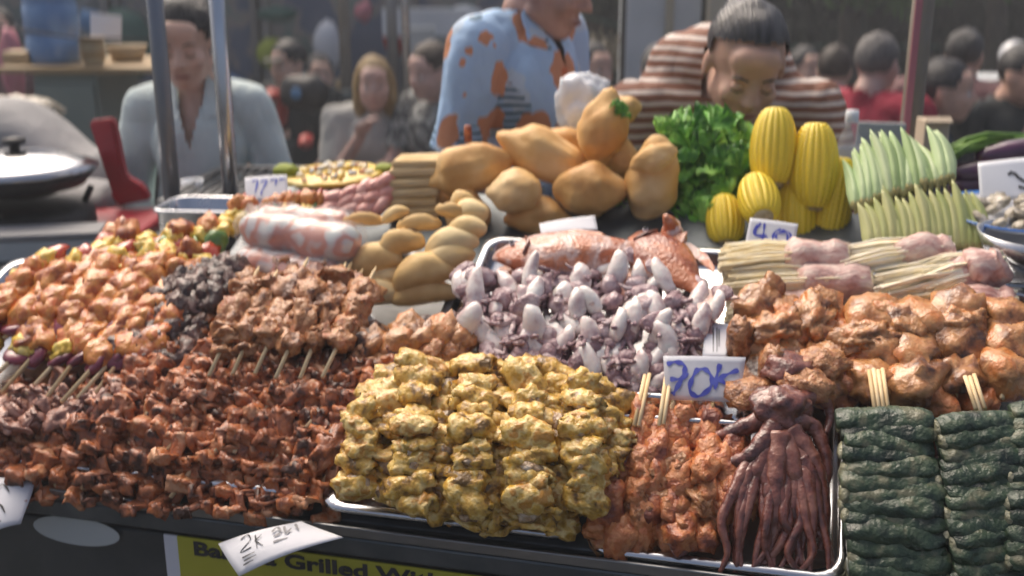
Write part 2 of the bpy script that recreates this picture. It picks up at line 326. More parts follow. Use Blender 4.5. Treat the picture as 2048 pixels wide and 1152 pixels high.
def tube_bm(bm, pts, rad, seg=8, cap=True, flat=1.0):
    pts = [Vector(p) for p in pts]; rad = rad if isinstance(rad, (list, tuple)) else [rad]*len(pts)
    rings = []; up = Vector((0, 0, 1)); prev = None
    for i, p in enumerate(pts):
        d = (pts[min(i+1, len(pts)-1)]-pts[max(i-1, 0)]).normalized()
        if prev is None:
            a = d.cross(up)
            if a.length < .05: a = d.cross(Vector((0, 1, 0)))
        else: a = prev-d*prev.dot(d)
        a.normalize(); prev = a; b = d.cross(a)
        rings.append([bm.verts.new(p+(a*cos(2*pi*k/seg)+b*sin(2*pi*k/seg)*flat)*rad[i]) for k in range(seg)])
    for i in range(len(rings)-1):
        for k in range(seg): bm.faces.new((rings[i][k], rings[i][(k+1) % seg], rings[i+1][(k+1) % seg], rings[i+1][k]))
    if cap: bm.faces.new(rings[0][::-1]); bm.faces.new(rings[-1])
def tube(name, pts, rad, mat, seg=8, **k):
    bm = bmesh.new(); tube_bm(bm, pts, rad, seg, **k); return bm_mesh(name, bm, mat)
def lathe(name, prof, mat, seg=32, close=False):
    verts, faces = [], []
    for r, z in prof:
        for k in range(seg): a = 2*pi*k/seg; verts.append((r*cos(a), r*sin(a), z))
    for i in range(len(prof)-1):
        for k in range(seg): faces.append((i*seg+k, i*seg+(k+1) % seg, (i+1)*seg+(k+1) % seg, (i+1)*seg+k))
    me = mesh_of(name, verts, faces, mat)
    bm = bmesh.new(); bm.from_mesh(me); bmesh.ops.remove_doubles(bm, verts=bm.verts, dist=1e-6); bmesh.ops.recalc_face_normals(bm, faces=bm.faces); bm.to_mesh(me); bm.free()
    me.polygons.foreach_set('use_smooth', [True]*len(me.polygons))
    return me
def box(name, sx, sy, sz, mat, bev=.004, seg=2, c=(0, 0, 0)):
    bm = bmesh.new(); bmesh.ops.create_cube(bm, size=1)
    for v in bm.verts: v.co = Vector((v.co.x*sx+c[0], v.co.y*sy+c[1], v.co.z*sz+c[2]))
    if bev: bmesh.ops.bevel(bm, geom=bm.edges[:], offset=min(bev, min(sx, sy, sz)*.45), segments=seg, affect='EDGES', profile=.5)
    return bm_mesh(name, bm, mat, smooth=False)
def rrect(w, h, r, n=5):
    out = []
    for cx, cy, a0 in ((w/2-r, h/2-r, 0), (-w/2+r, h/2-r, pi/2), (-w/2+r, -h/2+r, pi), (w/2-r, -h/2+r, 3*pi/2)):
        for i in range(n+1): a = a0+pi/2*i/n; out.append((cx+r*cos(a), cy+r*sin(a)))
    return out
def tray_mesh(name, w, h, depth, mat='steel', r=.03, rim=.014):
    loops = [(rrect(w-2*rim-.02, h-2*rim-.02, r*.7), .001), (rrect(w-2*rim-.006, h-2*rim-.006, r*.9), .006), (rrect(w-2*rim, h-2*rim, r), depth-.003), (rrect(w-2*rim+.006, h-2*rim+.006, r), depth),
             (rrect(w, h, r*1.1), depth), (rrect(w+.004, h+.004, r*1.1), depth-.005), (rrect(w+.001, h+.001, r*1.1), depth-.007),
             (rrect(w-2*rim+.006, h-2*rim+.006, r), depth-.006), (rrect(w-2*rim, h-2*rim, r*.9), 0)]
    verts, faces = [], []; n = len(loops[0][0])
    for l, z in loops: verts += [(x, y, z) for x, y in l]
    for i in range(len(loops)-1):
        for k in range(n): faces.append((i*n+k, i*n+(k+1) % n, (i+1)*n+(k+1) % n, (i+1)*n+k))
    faces.append(tuple(range(n))); faces.append(tuple(range((len(loops)-1)*n, len(loops)*n))[::-1])
    me = mesh_of(name, verts, faces, mat)
    bm = bmesh.new(); bm.from_mesh(me); bmesh.ops.recalc_face_normals(bm, faces=bm.faces); bm.to_mesh(me); bm.free()
    return me
def tray(pxs, label, name='steel_tray', cat='tray', lift=0.004, depth=.03, rot=0, mat='steel'):
    """pxs: u0,u1,v0,v1 on the counter"""
    u0, u1, v0, v1 = pxs
    m = Matrix.Translation(uv((u0+u1)/2, (v0+v1)/2, lift)) @ (DECK.to_4x4() @ Matrix.Rotation(rot, 4, 'Z'))
    return tag(link(name, tray_mesh(name, u1-u0, v1-v0, depth, mat), None, m), label, cat)

STICK = {}
def stick_mesh(L):
    k = round(L, 2)
    if k not in STICK: STICK[k] = tube('stick', [(0, 0, 0), (k*.94, 0, 0), (k, 0, 0)], [.0036, .0036, .0012], 'stick', 6)
    return STICK[k]
def skewer(name, label, group, p0, p1, pieces, t0=.22, t1=.97, jit=.15, zaxis=None, cat='skewer', pname='meat_piece', scale=1.0):
    """p0 handle end, p1 tip; pieces: list of meshes threaded from handle to tip"""
    d = p1-p0; L = d.length
    e = thing(name, label, cat, frame(p0, d, zaxis or N), group)
    link('stick', stick_mesh(L), e)
    n = len(pieces)
    for i, me in enumerate(pieces):
        nm = pname
        if isinstance(me, tuple): nm, me = me
        x = L*(t0+(t1-t0)*(i+.5)/n)
        link(nm, me, e, TRS((x, R(-.003, .003), R(-.002, .003)), (R(-pi, pi) if jit > .5 else R(-.6, .6), R(-jit, jit), R(-jit, jit)), scale*R(.86, 1.15)))
    return e

# ------------------------------------------------------------------ setting: ground, background
grd = struct('ground', mesh_of('ground', [(-60,-30,0),(60,-30,0),(60,90,0),(-60,90,0)], [(0,1,2,3)], 'asphalt'))
# ------------------------------------------------------------------ background
def leaf_cloud(name, n, boxes, mat, size, seed, stuffkind=None):
    r = random.Random(seed); vs_, fs = [], []
    for i in range(n):
        c, e = r.choice(boxes); c = Vector(c)
        p = c+Vector((r.gauss(0, .5)*e[0], r.gauss(0, .5)*e[1], r.gauss(0, .5)*e[2]))
        s = size*r.uniform(.6, 1.3); q = Euler((r.uniform(0, 6), r.uniform(0, 6), r.uniform(0, 6))).to_matrix()
        k = len(vs_)
        for a in ((-1, 0, 0), (0, -.42, .12), (1, 0, 0), (0, .42, .12)): vs_.append(p+q @ (Vector(a)*s))
        fs.append((k, k+1, k+2, k+3))
    return mesh_of(name, vs_, fs, mat, False)
def frame_box(w, h, t, d, mat, nv=1, nh=1):
    bm = bmesh.new()
    def b(cx, cz, sx, sz):
        r = bmesh.ops.create_cube(bm, size=1)
        for v in r['verts']: v.co = Vector((v.co.x*sx+cx, v.co.y*d, v.co.z*sz+cz))
    b(-w/2, 0, t, h); b(w/2, 0, t, h); b(0, h/2, w-t-.002, t); b(0, -h/2, w-t-.002, t)
    return bm_mesh('frame', bm, mat, False)
# shopfront behind the street tables
sf = thing('shopfront', 'dark bluish shopfront of glass bays behind the left-hand tables', 'building', Matrix.Translation((-3.85, 7.6, 0)))
link('wall', box('wall', 8.4, .25, 3.4, 'facade', .01, c=(0, .2, 1.7)), sf)
link('plinth', box('plinth', 8.4, .12, .35, 'facade_dark', .01, c=(0, .01, .175)), sf)
for i in range(8):
    wn = link('window', frame_box(.92, 1.9, .05, .06, 'steel_dull'), sf, Matrix.Translation((-3.35+i*1.0, .04, 1.35)))
    link('pane', box('pane', .86, .02, 1.84, 'glass_dark', 0), wn, Matrix.Translation((0, .01, 0)))
# things displayed in the bays
DISP2 = [(-2.2,1.38,'cream',.07,.16,'cream cap hanging high in the left-hand bays'),(-1.75,.62,'lime',.20,.08,'lime green crate low behind the black cap person'),(-1.35,.75,'blue',.10,.12,'small blue bag low in the shopfront'),(-.95,1.42,'pinkred',.06,.14,'pink ribbon of cloth high beside the white towel'),(-.65,.7,'cabinet',.16,.22,'grey green sack on the shop step'),(-.3,1.4,'whitewash',.12,.12,'pale folded cloth high behind the blonde woman'),(-2.7,1.35,'blue',.08,.16,'bright blue cloth hanging behind the left steel pole'),(-3.0,1.3,'paper',.10,.18,'white shirt hanging left of the teal dress'),(-1.5,1.4,'teal',.13,.10,'teal cloth high in the middle bay'),(.1,.8,'cream',.10,.15,'cream sack beside the seated couple'),(-1.1,.95,'wood',.06,.10,'tan basket in the middle bay')]
for i, (x, z, m, a, h, lb) in enumerate(DISP2):
    tag(link('hanging_cloth', lump('cloth', i+31, a, .05, h/2, m, .3, 1.7, 2), None, Matrix.Translation((x, 7.25, z))), lb, 'clothes')
disp = [(-1.9,.9,'blue',.16,.30),(-1.55,1.15,'lime',.12,.20),(-1.2,1.2,'plate',.10,.34),(-.75,1.25,'red',.10,.22),(-.45,1.02,'plate',.13,.2),(-2.5,1.2,'teal',.2,.5),(-2.9,.8,'magenta',.16,.3),(-3.4,1.2,'shirt_grey',.22,.6),(-.1,1.1,'cabinet',.14,.5),(.3,1.0,'shirt_teal',.2,.6)]
for i, (x, z, m, a, h) in enumerate(disp):
    pass
    me = lump('garment', i+3, a, .06, h/2, m, .25, 1.5, 2)
    tag(link('hanging_garment', me, None, Matrix.Translation((x, 7.3, z))), [
      'blurry blue shirt hanging in front of the dark shopfront', 'small lime green top hanging beside the blue shirt', 'narrow white towel hanging in the shopfront bays', 'small red top hanging beside the white towel',
      'short white shirt hanging between poles of the shopfront', 'teal dress hanging behind the man in the mint shirt', 'magenta blouse hanging behind the steel poles on the left', 'grey coat hanging behind the blue water bottle',
      'grey green trousers hanging behind the blonde woman', 'dark teal coat hanging behind the seated couple'][i], 'clothes')
def post(name, px, ytop, ybot, d, r, mat, label, cat='pole'):
    p = at(px, (ytop+ybot)/2, d); me = tube('post', [(0, 0, 0), (0, 0, 2.9)], r, mat, 16)
    return tag(link(name, me, None, Matrix.Translation((p.x, p.y, 0))), label, cat)
post('street_pole', 690, 0, 180, 6.6, .035, 'pole_worn', 'thin dull brown pole behind the blonde woman')
post('street_pole', 812, 0, 180, 5.6, .022, 'steel', 'thin bright metal pole between the seated couple')
post('street_pole', 785, 0, 180, 6.2, .03, 'pole', 'grey pole just left of the thin bright pole')
# horizontal awning bar + white panel behind couple
p = at(850, 45, 6.4)
tag(link('market_banner', box('market_banner', .5, .02, .16, 'whitewash', .004), None, Matrix.Translation((p.x, p.y, p.z))), 'pale grey cloth banner hanging behind the seated man', 'banner')
p = at(846, 100, 6.0); tag(link('chalkboard', box('chalkboard', .18, .03, .24, 'box_white', .004), None, Matrix.Translation((p.x-.02, p.y, p.z))), 'small pale board standing behind the seated man with brown hair', 'board')
# white column & cream strip
p0, p1 = at(1250, 80, 8.0), at(1400, 80, 8.0)
cl = thing('column', 'broad whitewashed square column behind the woman in stripes', 'column', Matrix.Translation(((p0.x+p1.x)/2, p0.y+.25, 0)))
link('shaft', box('shaft', p1.x-p0.x, .5, 3.2, 'whitewash', .015, c=(0, 0, 1.6)), cl)
link('downpipe', tube('downpipe', [(.04, -.29, 0), (.04, -.29, 3.2)], .03, 'cream', 12), cl)
p = at(1432, 80, 7.8); tag(link('wooden_post', box('wooden_post', .14, .12, 3.0, 'cream', .006, c=(0, 0, 1.5)), None, Matrix.Translation((p.x, p.y, 0))), 'cream painted post beside the whitewashed column', 'post')
p = at(1246, 80, 7.6); tag(link('dark_post', box('dark_post', .035, .035, 3.0, 'black', .004, c=(0, 0, 1.5)), None, Matrix.Translation((p.x, p.y, 0))), 'thin black post at the left edge of the white column', 'post')
# dark hedge and trees on the right
xs = [(-.2+i*.55, 10.2+.3*sin(i*2.1), 1.2+.15*cos(i)) for i in range(16)]
hd = thing('hedge', 'tall dark hedge filling the background on the right', 'hedge', Matrix.Translation((0, 0, 0)))
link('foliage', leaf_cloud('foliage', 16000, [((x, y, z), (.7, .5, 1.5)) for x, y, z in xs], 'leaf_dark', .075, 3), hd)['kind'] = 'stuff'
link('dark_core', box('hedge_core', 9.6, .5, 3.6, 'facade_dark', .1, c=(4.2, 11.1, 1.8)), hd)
def tree(px, d, label, boxes, n, mat, size, seed):
    p = at(px, 100, d); t = thing('tree', label, 'tree', Matrix.Translation((p.x, p.y, 0)))
    link('trunk', tube('trunk', [(0, 0, 0), (.03, 0, .7), (-.03, .02, 1.5), (.05, 0, 2.3), (.0, 0, 3.4)], [.11, .085, .075, .06, .04], 'bark', 12), t)
    for k in range(4):
        a = k*1.7+seed; link('limb', tube('limb', [(0, 0, 1.3+k*.3), (.3*cos(a), .3*sin(a), 1.6+k*.3), (.7*cos(a), .6*sin(a), 1.75+k*.3)], [.035, .025, .01], 'bark', 8), t)
    link('crown', leaf_cloud('crown', n, boxes, mat, size, seed), t)['kind'] = 'stuff'
tree(1700, 8.6, 'leafy green tree with low branches above the man in red', [((-.1,0,1.75),(.7,.5,.28)),((.3,.1,2.2),(.8,.6,.5)),((-.5,0,2.3),(.6,.5,.5)),((.25,-.1,1.5),(.35,.3,.12))], 1500, 'leaf', .05, 5)
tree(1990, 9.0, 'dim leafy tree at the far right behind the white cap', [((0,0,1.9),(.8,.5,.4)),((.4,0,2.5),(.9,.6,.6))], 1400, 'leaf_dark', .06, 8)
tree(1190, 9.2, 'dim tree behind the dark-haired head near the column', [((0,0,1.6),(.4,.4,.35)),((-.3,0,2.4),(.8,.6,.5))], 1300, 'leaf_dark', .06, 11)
bh = thing('flower_bush', 'pale grey leafed bush beside the whitewashed column', 'bush', Matrix.Translation(at(1213, 110, 8.3)))
link('foliage', leaf_cloud('foliage', 260, [((0, 0, 0), (.16, .1, .16))], 'clam', .03, 4), bh)['kind'] = 'stuff'
link('stem', tube('stem', [(0, 0, -.1), (0, 0, -.9)], .02, 'bark', 8), bh)
# teal rope fence
def wire(name, label, pts, r, mat, cat): return tag(link(name, tube(name, pts, r, mat, 6)), label, cat)
wire('rope', 'teal rope strung across the dark hedge on the right', [at(1500, 96, 9.4), at(1750, 92, 9.4), at(2080, 100, 9.4)], .012, 'teal', 'rope')
wire('rope', 'teal rope sloping between the patterned-shirt man and the column', [at(1130, 20, 8.9), at(1250, 55, 8.9)], .012, 'teal', 'rope')
tb = thing('parasol_base', 'pale parasol lying behind the seated people at far right', 'parasol', Matrix.Translation(at(1995, 160, 6.5)))
link('canopy', box('canopy', .36, .3, .05, 'whitewash', .02), tb); link('pole', tube('pole', [(0, 0, 0), (0, 0, -.9)], .02, 'steel_dull', 8), tb)

# street tables for the seated people
def table(name, label, x, y, w, d, h, mat):
    t = thing(name, label, 'table', Matrix.Translation((x, y, 0)))
    link('tabletop', box('tabletop', w, d, .03, mat, .008, c=(0, 0, h)), t)
    for sx in (-1, 1):
        for sy in (-1, 1): link('leg', tube('leg', [(sx*(w/2-.05), sy*(d/2-.05), 0), (sx*(w/2-.05), sy*(d/2-.05), h-.02)], .015, 'steel_dull', 8), t)
tp = at(780, 285, 4.35); table('street_table', 'small dark table in front of the seated couple', tp.x, tp.y, 1.5, .5, .86, 'facade_dark')

# ---- left rear clutter
SZ = 1.10
st = thing('side_table', 'grey steel side table holding the burner on the left', 'table', Matrix.Translation((-1.35, 2.42, 0)))
link('tabletop', box('tabletop', 1.35, .85, .03, 'steel_dull', .006, c=(0, 0, SZ-.015)), st)
for sx in (-.62, .62):
    for sy in (-.37, .37): link('leg', tube('leg', [(sx, sy, 0), (sx, sy, SZ-.03)], .02, 'steel_dull', 8), st)
# burner / wok with lid
p = at_z(60, 470, SZ)
bn = thing('gas_burner', 'black gas burner with steel rings under a lidded wok', 'burner', Matrix.Translation(p))
link('body', lathe('body', [(0, 0), (.15, 0), (.155, .02), (.15, .06), (.12, .075), (0, .075)], 'dark_iron'), bn)
for k in range(3): a = k*2.09+.5; link('leg', tube('leg', [(.13*cos(a), .13*sin(a), .07), (.15*cos(a), .15*sin(a), .105)], .008, 'dark_iron', 8), bn)
wk = thing('wok', 'black wok with a shallow steel lid standing on the burner', 'pan', Matrix.Translation(p+Vector((-.01, 0, .095))))
link('bowl', lathe('bowl', [(0, 0), (.08, .004), (.14, .03), (.17, .062), (.175, .06), (.145, .024), (0, -.004)], 'black'), wk)
lid = link('lid', lathe('lid', [(.178, .062), (.18, .068), (.15, .082), (.10, .098), (.05, .106), (0, .108)], 'steel'), wk)
link('handle', lathe('handle', [(0, 0), (.012, 0), (.012, .012), (.026, .018), (.026, .028), (0, .032)], 'black'), lid, Matrix.Translation((0, 0, .106)))
p = at_z(90, 512, SZ)
bx = thing('storage_box', 'low grey plastic box with a pale rim in front of the burner', 'box', Matrix.Translation(p) @ Matrix.Rotation(.18, 4, 'Z'))
link('base', box('base', .25, .10, .045, 'box_white', .006, c=(0, 0, .023)), bx); link('lid', box('lid', .256, .106, .014, 'grey_cloth', .004, c=(0, 0, .054)), bx)
for k, (px, py, lb) in enumerate([(140, 455, 'small garlic bulb on the side table beside the wok')]):
    tag(link('garlic_bulb', lump('garlic_bulb', 3, .018, .018, .015, 'corn_end', .1), None, Matrix.Translation(at_z(px, py, SZ)+Vector((0, 0, .014)))), lb, 'garlic')
# grey cover (curved padded plastic) over a scooter-like frame
def loft(name, secs, mat, seg=20):
    vs_, fs = [], []
    for c, rx, rz in secs:
        for k in range(seg): a = 2*pi*k/seg; vs_.append((c[0], c[1]+rx*cos(a), c[2]+rz*sin(a)))
    for i in range(len(secs)-1):
        for k in range(seg): fs.append((i*seg+k, i*seg+(k+1) % seg, (i+1)*seg+(k+1) % seg, (i+1)*seg+k))
    fs.append(tuple(range(seg))[::-1]); fs.append(tuple(range((len(secs)-1)*seg, len(secs)*seg)))
    return mesh_of(name, vs_, fs, mat)
secs = []
for i in range(15):
    t = i/14; c = at(-80+t*300, 320-65*sin(pi*min(1, t*1.05+.12))+t*t*52, 3.0); secs.append(((c.x, c.y, c.z), .16, .095-.012*t))
gc = tag(link('folded_awning', loft('folded_awning', secs, 'grey_cloth')), 'rolled grey canvas awning arching across the left edge', 'awning')
secs = []
for i in range(9):
    t = i/8; c = at(-60+t*260, 392-20*sin(pi*t), 2.95); secs.append(((c.x, c.y, c.z), .10, .05*(1-.5*abs(t-.5))))
tag(link('pink_bag', loft('pink_bag', secs, 'shirt_pink')), 'dull pink plastic bag under the rolled grey awning', 'bag')
secs = []
for i in range(9):
    t = i/8; c = at(80+t*150, 400-12*sin(pi*t), 2.85); secs.append(((c.x, c.y, c.z), .10, .04))
tag(link('cloth_bundle', loft('cloth_bundle', secs, 'grey_cloth')), 'grey cloth bundle beside the back of the red chair', 'cloth')
p = at(35, 222, 3.4)
tag(link('cauliflower', lump('cauliflower', 9, .13, .09, .045, 'clam', .25, 4, 3)), 'pale mottled sack lying above the rolled grey awning', 'sack').matrix_basis = Matrix.Translation(p)
bpy.data.objects['cauliflower'].name = 'sack'
# cabinet with shelf, bottle, paper, stacked bowls
pa, pb = at(62, 135, 4.0), at(192, 135, 4.0)
cb = thing('cabinet', 'grey green cabinet with a pale wooden top on the left', 'cabinet', Matrix.Translation((pa.x, pa.y, 0)))
CZ = at(120, 133, 4.0).z
link('door', box('door', pb.x-pa.x-.02, .02, CZ-.12, 'cabinet', .004, c=((pb.x-pa.x)/2, -.012, CZ/2)), cb)
link('body', box('body', pb.x-pa.x, .45, CZ-.03, 'cabinet', .006, c=((pb.x-pa.x)/2, .23, (CZ-.03)/2)), cb)
link('worktop', box('worktop', .66, .5, .022, 'wood', .004, c=(.22, .22, CZ-.011)), cb)
link('handle', tube('handle', [(.06, -.03, CZ-.3), (.06, -.04, CZ-.25), (.06, -.03, CZ-.2)], .005, 'steel_dull', 6), cb)
def prof_bottle(r, h): return [(0, 0), (r*.92, 0), (r, .02), (r, h*.22), (r*.93, h*.25), (r, h*.28), (r, h*.5), (r*.93, h*.53), (r, h*.56), (r, h*.78), (r*.8, h*.88), (r*.3, h*.95), (r*.28, h), (0, h)]
p = at(112, 128, 4.15)
wb = thing('water_bottle', 'large ribbed blue water bottle standing on the cabinet', 'bottle', Matrix.Translation((p.x, p.y, CZ)))
link('bottle', lathe('bottle', prof_bottle(.10, .42), 'blue_water'), wb); link('cap', lathe('cap', [(0, .42), (.034, .42), (.034, .45), (0, .45)], 'white_plastic'), wb)
p = at(188, 128, 4.05)
bs = thing('bowl_stack', 'stack of cream bowls beside the blue water bottle', 'bowls', Matrix.Translation((p.x, p.y, CZ)))
for k in range(5): link('bowl', lathe('bowl', [(0, 0), (.03, 0), (.048, .03), (.051, .032), (.046, .03), (.028, .006), (0, .006)], ['cream', 'wood', 'cream'][k % 3]), bs, Matrix.Translation((0, 0, k*.017)))
p = at(212, 55, 4.3); tag(link('white_paper', box('white_paper', .12, .004, .10, 'paper_clean', 0), None, Matrix.Translation(p) @ Matrix.Rotation(.1, 4, 'Y')), 'white paper sheet hanging behind the cream bowls', 'paper')
p = at(255, 115, 4.2)
tag(link('wicker_basket', lathe('wicker_basket', [(0, 0), (.05, 0), (.075, .06), (.078, .06), (.055, .004), (0, .006)], 'wood'), None, Matrix.Translation((p.x, p.y, CZ))), 'small brown basket at the right end of the shelf', 'basket')
wire('cable', 'thin black cable sagging in front of the blue bottle', [at(0, 50, 3.8), at(60, 62, 3.8), at(150, 76, 3.8), at(300, 78, 3.8)], .004, 'black', 'cable')
p = at(25, 130, 4.6); tag(link('red_cloth', lump('red_cloth', 4, .05, .05, .16, 'pinkred', .2)), 'faded pink cloth hanging at the far left', 'cloth').matrix_basis = Matrix.Translation(p)
p = at(52, 115, 4.1); tag(link('paper_bag', box('paper_bag', .1, .1, .05, 'wood', .01)), 'brown paper packet beside the blue bottle', 'packet').matrix_basis = Matrix.Translation((p.x-.02, p.y, p.z))
# red plastic chair
p = at(255, 420, 2.75)
ch = thing('red_chair', 'red moulded plastic chair with its back towards the man', 'chair', Matrix.Translation((p.x, p.y, 0)))
def flat_poly(name, pts, th, mat, bev=.006):
    bm = bmesh.new(); vs_ = [bm.verts.new(q) for q in pts]; f = bm.faces.new(vs_); r = bmesh.ops.extrude_face_region(bm, geom=[f])
    for v in r['geom']:
        if isinstance(v, bmesh.types.BMVert): v.co.y += th
    bmesh.ops.recalc_face_normals(bm, faces=bm.faces)
    bmesh.ops.bevel(bm, geom=bm.edges[:], offset=bev, segments=2, affect='EDGES'); return bm_mesh(name, bm, mat, False)
def L(px, py): q = at(px, py, 2.75); return (q.x-p.x, 0, q.z)
link('backrest', flat_poly('backrest', [L(195,236), L(244,230), L(256,350), L(290,372), L(300,400), L(232,412)], .035, 'red_plastic'), ch)
link('seat', box('seat', .34, .3, .03, 'red_plastic', .01, c=(-.06, -.12, L(250,415)[2]-.02)), ch)
for sx in (-.2, .09):
    for sy in (-.25, .02): link('leg', tube('leg', [(sx, sy, L(250,415)[2]-.03), (sx*1.05, sy, 0)], .017, 'red_plastic', 8), ch)
p = at(170, 400, 2.9); tag(link('red_basin', lathe('red_basin', [(0, 0), (.08, 0), (.12, .06), (.124, .06), (.083, .004), (0, .004)], 'red_plastic'), None, Matrix.Translation(p-Vector((0,0,.03)))), 'dark red basin behind the wok', 'basin')
# charcoal grill behind the bread
ga, gb = at(455, 385, 2.42), at(900, 300, 2.9)
gz = 1.195
gr = thing('charcoal_grill', 'long dark charcoal grill with a wire rack behind the breads', 'grill', Matrix.Translation((-.28, 2.62, 0)) @ Matrix.Rotation(-.06, 4, 'Z'))
link('body', box('body', 1.0, .44, .16, 'dark_iron', .008, c=(0, 0, gz-.10)), gr)
link('rim', frame_box(1.0, .44, .02, .02, 'steel_dull'), gr, TRS((0, 0, gz), (pi/2, 0, 0)))
gm = tube('bar', [(0, -.22, 0), (0, .22, 0)], .0028, 'steel_dull', 6)
for i in range(40): link('bar', gm, gr, Matrix.Translation((-.48+i*.0246, 0, gz+.004)))
for sx in (-.45, .45):
    for sy in (-.18, .18): link('leg', tube('leg', [(sx, sy, 0), (sx, sy, gz-.18)], .014, 'dark_iron', 8), gr)
# steel container at the foot of the pole
p = at(430, 430, 2.3)
sc = tag(link('steel_container', tray_mesh('steel_container', .22, .15, .085, 'steel', .03, .008), None, Matrix.Translation(p-Vector((0, 0, .06))) @ Matrix.Rotation(-.1, 4, 'Z')), 'deep rectangular steel food pan beside the pole base', 'pan')
p = at(385, 372, 2.7)
tag(link('white_cup', lathe('white_cup', [(0, 0), (.022, 0), (.028, .035), (.026, .035), (.02, .003), (0, .003)], 'white_plastic'), None, Matrix.Translation(p-Vector((0, 0, .02)))), 'small white cup by the hands of the man in mint', 'cup')
# stall poles
def pole(px, py, d, r, mat, label):
    p = at(px, py, d); t = thing('stall_pole', label, 'pole', Matrix.Translation((p.x, p.y, 0)))
    link('tube', tube('tube', [(0, 0, .0), (0, 0, 2.6)], r, mat, 20), t); link('foot_plate', box('foot_plate', r*4, r*4, .008, mat, .002, c=(0, 0, .004)), t); return t
pole(327, 200, 2.42, .0185, 'pole', 'left steel stall pole in front of the man in mint')
pole(448, 200, 2.50, .0185, 'steel', 'shinier steel stall pole right of the mint-shirted man')
t = pole(1833, 140, 2.5, .024, 'pole_worn', 'worn stall pole with a pink strip, behind the okra')
link('pink_strip', box('pink_strip', .016, .004, 1.3, 'pinkred', .001), t, Matrix.Translation((-.017, -.021, 1.98)))

hz_m = bpy.data.materials.new('haze'); hz_m.use_nodes = True; t_ = hz_m.node_tree; t_.nodes.remove(t_.nodes['Principled BSDF'])
pv = t_.nodes.new('ShaderNodeVolumePrincipled'); pv.inputs['Density'].default_value = .010; pv.inputs['Color'].default_value = (.86, .90, .95, 1); pv.inputs['Anisotropy'].default_value = .2
t_.links.new(pv.outputs[0], t_.nodes['Material Output'].inputs['Volume'])
hz_o = link('haze', box('haze', 40, 20, 5.2, None, 0, c=(0, 5, 1.6))); hz_o.data.materials.append(hz_m); hz_o['kind'] = 'stuff'
# ------------------------------------------------------------------ the stall counter
stl = thing('food_stall', 'sloping steel food counter with dark front panel and grey rail', 'stall', Matrix.Translation(O))
inv = Matrix.Translation(-O)
yaw = math.atan2(U.y, U.x); RZ = Matrix.Rotation(yaw, 4, 'Z'); DK4 = DECK.to_4x4()
def add_uv_box(name, u0, u1, v0, v1, n0, n1, mat, parent, bev=.003):
    return link(name, box(name, u1-u0, v1-v0, n1-n0, mat, bev), parent, DK4 @ Matrix.Translation(((u0+u1)/2, (v0+v1)/2, (n0+n1)/2)))
add_uv_box('deck', -.45, 1.98, .012, .50, -.02, 0, 'rail', stl)
add_uv_box('deck_rear', .06, 1.98, .503, .84, -.02, 0, 'rail', stl)  # dark metal puts the shadow between breads and fish into the deck colour
link('front_panel', box('front_panel', 2.6, .02, .90, 'stallpanel', .004, c=(.65, .012, -.50)), stl, RZ)
link('front_rail', box('front_rail', 2.7, .022, .030, 'rail', .004, c=(.65, -.006, -.020)), stl, RZ)
link('rail_lip', box('rail_lip', 2.7, .006, .016, 'steel_dull', .002, c=(.65, -.014, .003)), stl, RZ)
for uu in (-.42, .7, 1.9): link('leg', box('leg', .04, .04, 1.0, 'rail', .004, c=(uu, .7, -.45)), stl, RZ)
link('side_panel', box('side_panel', .02, .74, .86, 'stallpanel', .004, c=(1.95, .40, -.52)), stl, RZ)
# pale oval sticker on the panel
link('oval_sticker', flat_poly('oval_sticker', [(.075*cos(a*pi/12), 0, .024*sin(a*pi/12)) for a in range(24)], .001, 'box_white', 0), stl, RZ @ Matrix.Translation((.075, -.0045, -.062)))

# ---- writing
def text(name, s, size, mat, parent, m4, ext=.0006, sx=1.0, off=0.0):
    c = bpy.data.curves.new(name, 'FONT'); c.body = s; c.size = size; c.extrude = ext; c.resolution_u = 3; c.offset = off
    o = bpy.data.objects.new('tmp', c); C.objects.link(o); dg = bpy.context.evaluated_depsgraph_get()
    me = bpy.data.meshes.new_from_object(o.evaluated_get(dg)); bpy.data.objects.remove(o); me.name = name
    me.materials.clear(); me.materials.append(M[mat])
    for v in me.vertices: v.co.x *= sx
    return link(name, me, parent, m4)
bnr = thing('banner', 'yellow banner with black bold lettering on the stall front', 'banner', Matrix.Translation(O) @ RZ @ Matrix.Translation((0, -.013, 0)))
link('sheet', box('sheet', 1.18, .003, .34, 'yellow', 0, c=(.845, -.002, -.210)), bnr)
link('white_border', box('white_border', .022, .003, .34, 'paper', 0, c=(.244, -.002, -.210)), bnr)
text('lettering', 'Banana Grilled With', .031, 'ink_black', bnr, TRS((.280, -.0045, -.066), (pi/2, 0, 0)), sx=1.5, off=.0009)
link('picture', flat_poly('picture', [(.045*cos(a*pi/10), 0, .03*sin(a*pi/10)) for a in range(20)], .001, 'grey_cloth', 0), bnr, Matrix.Translation((.345, -.005, -.142)))
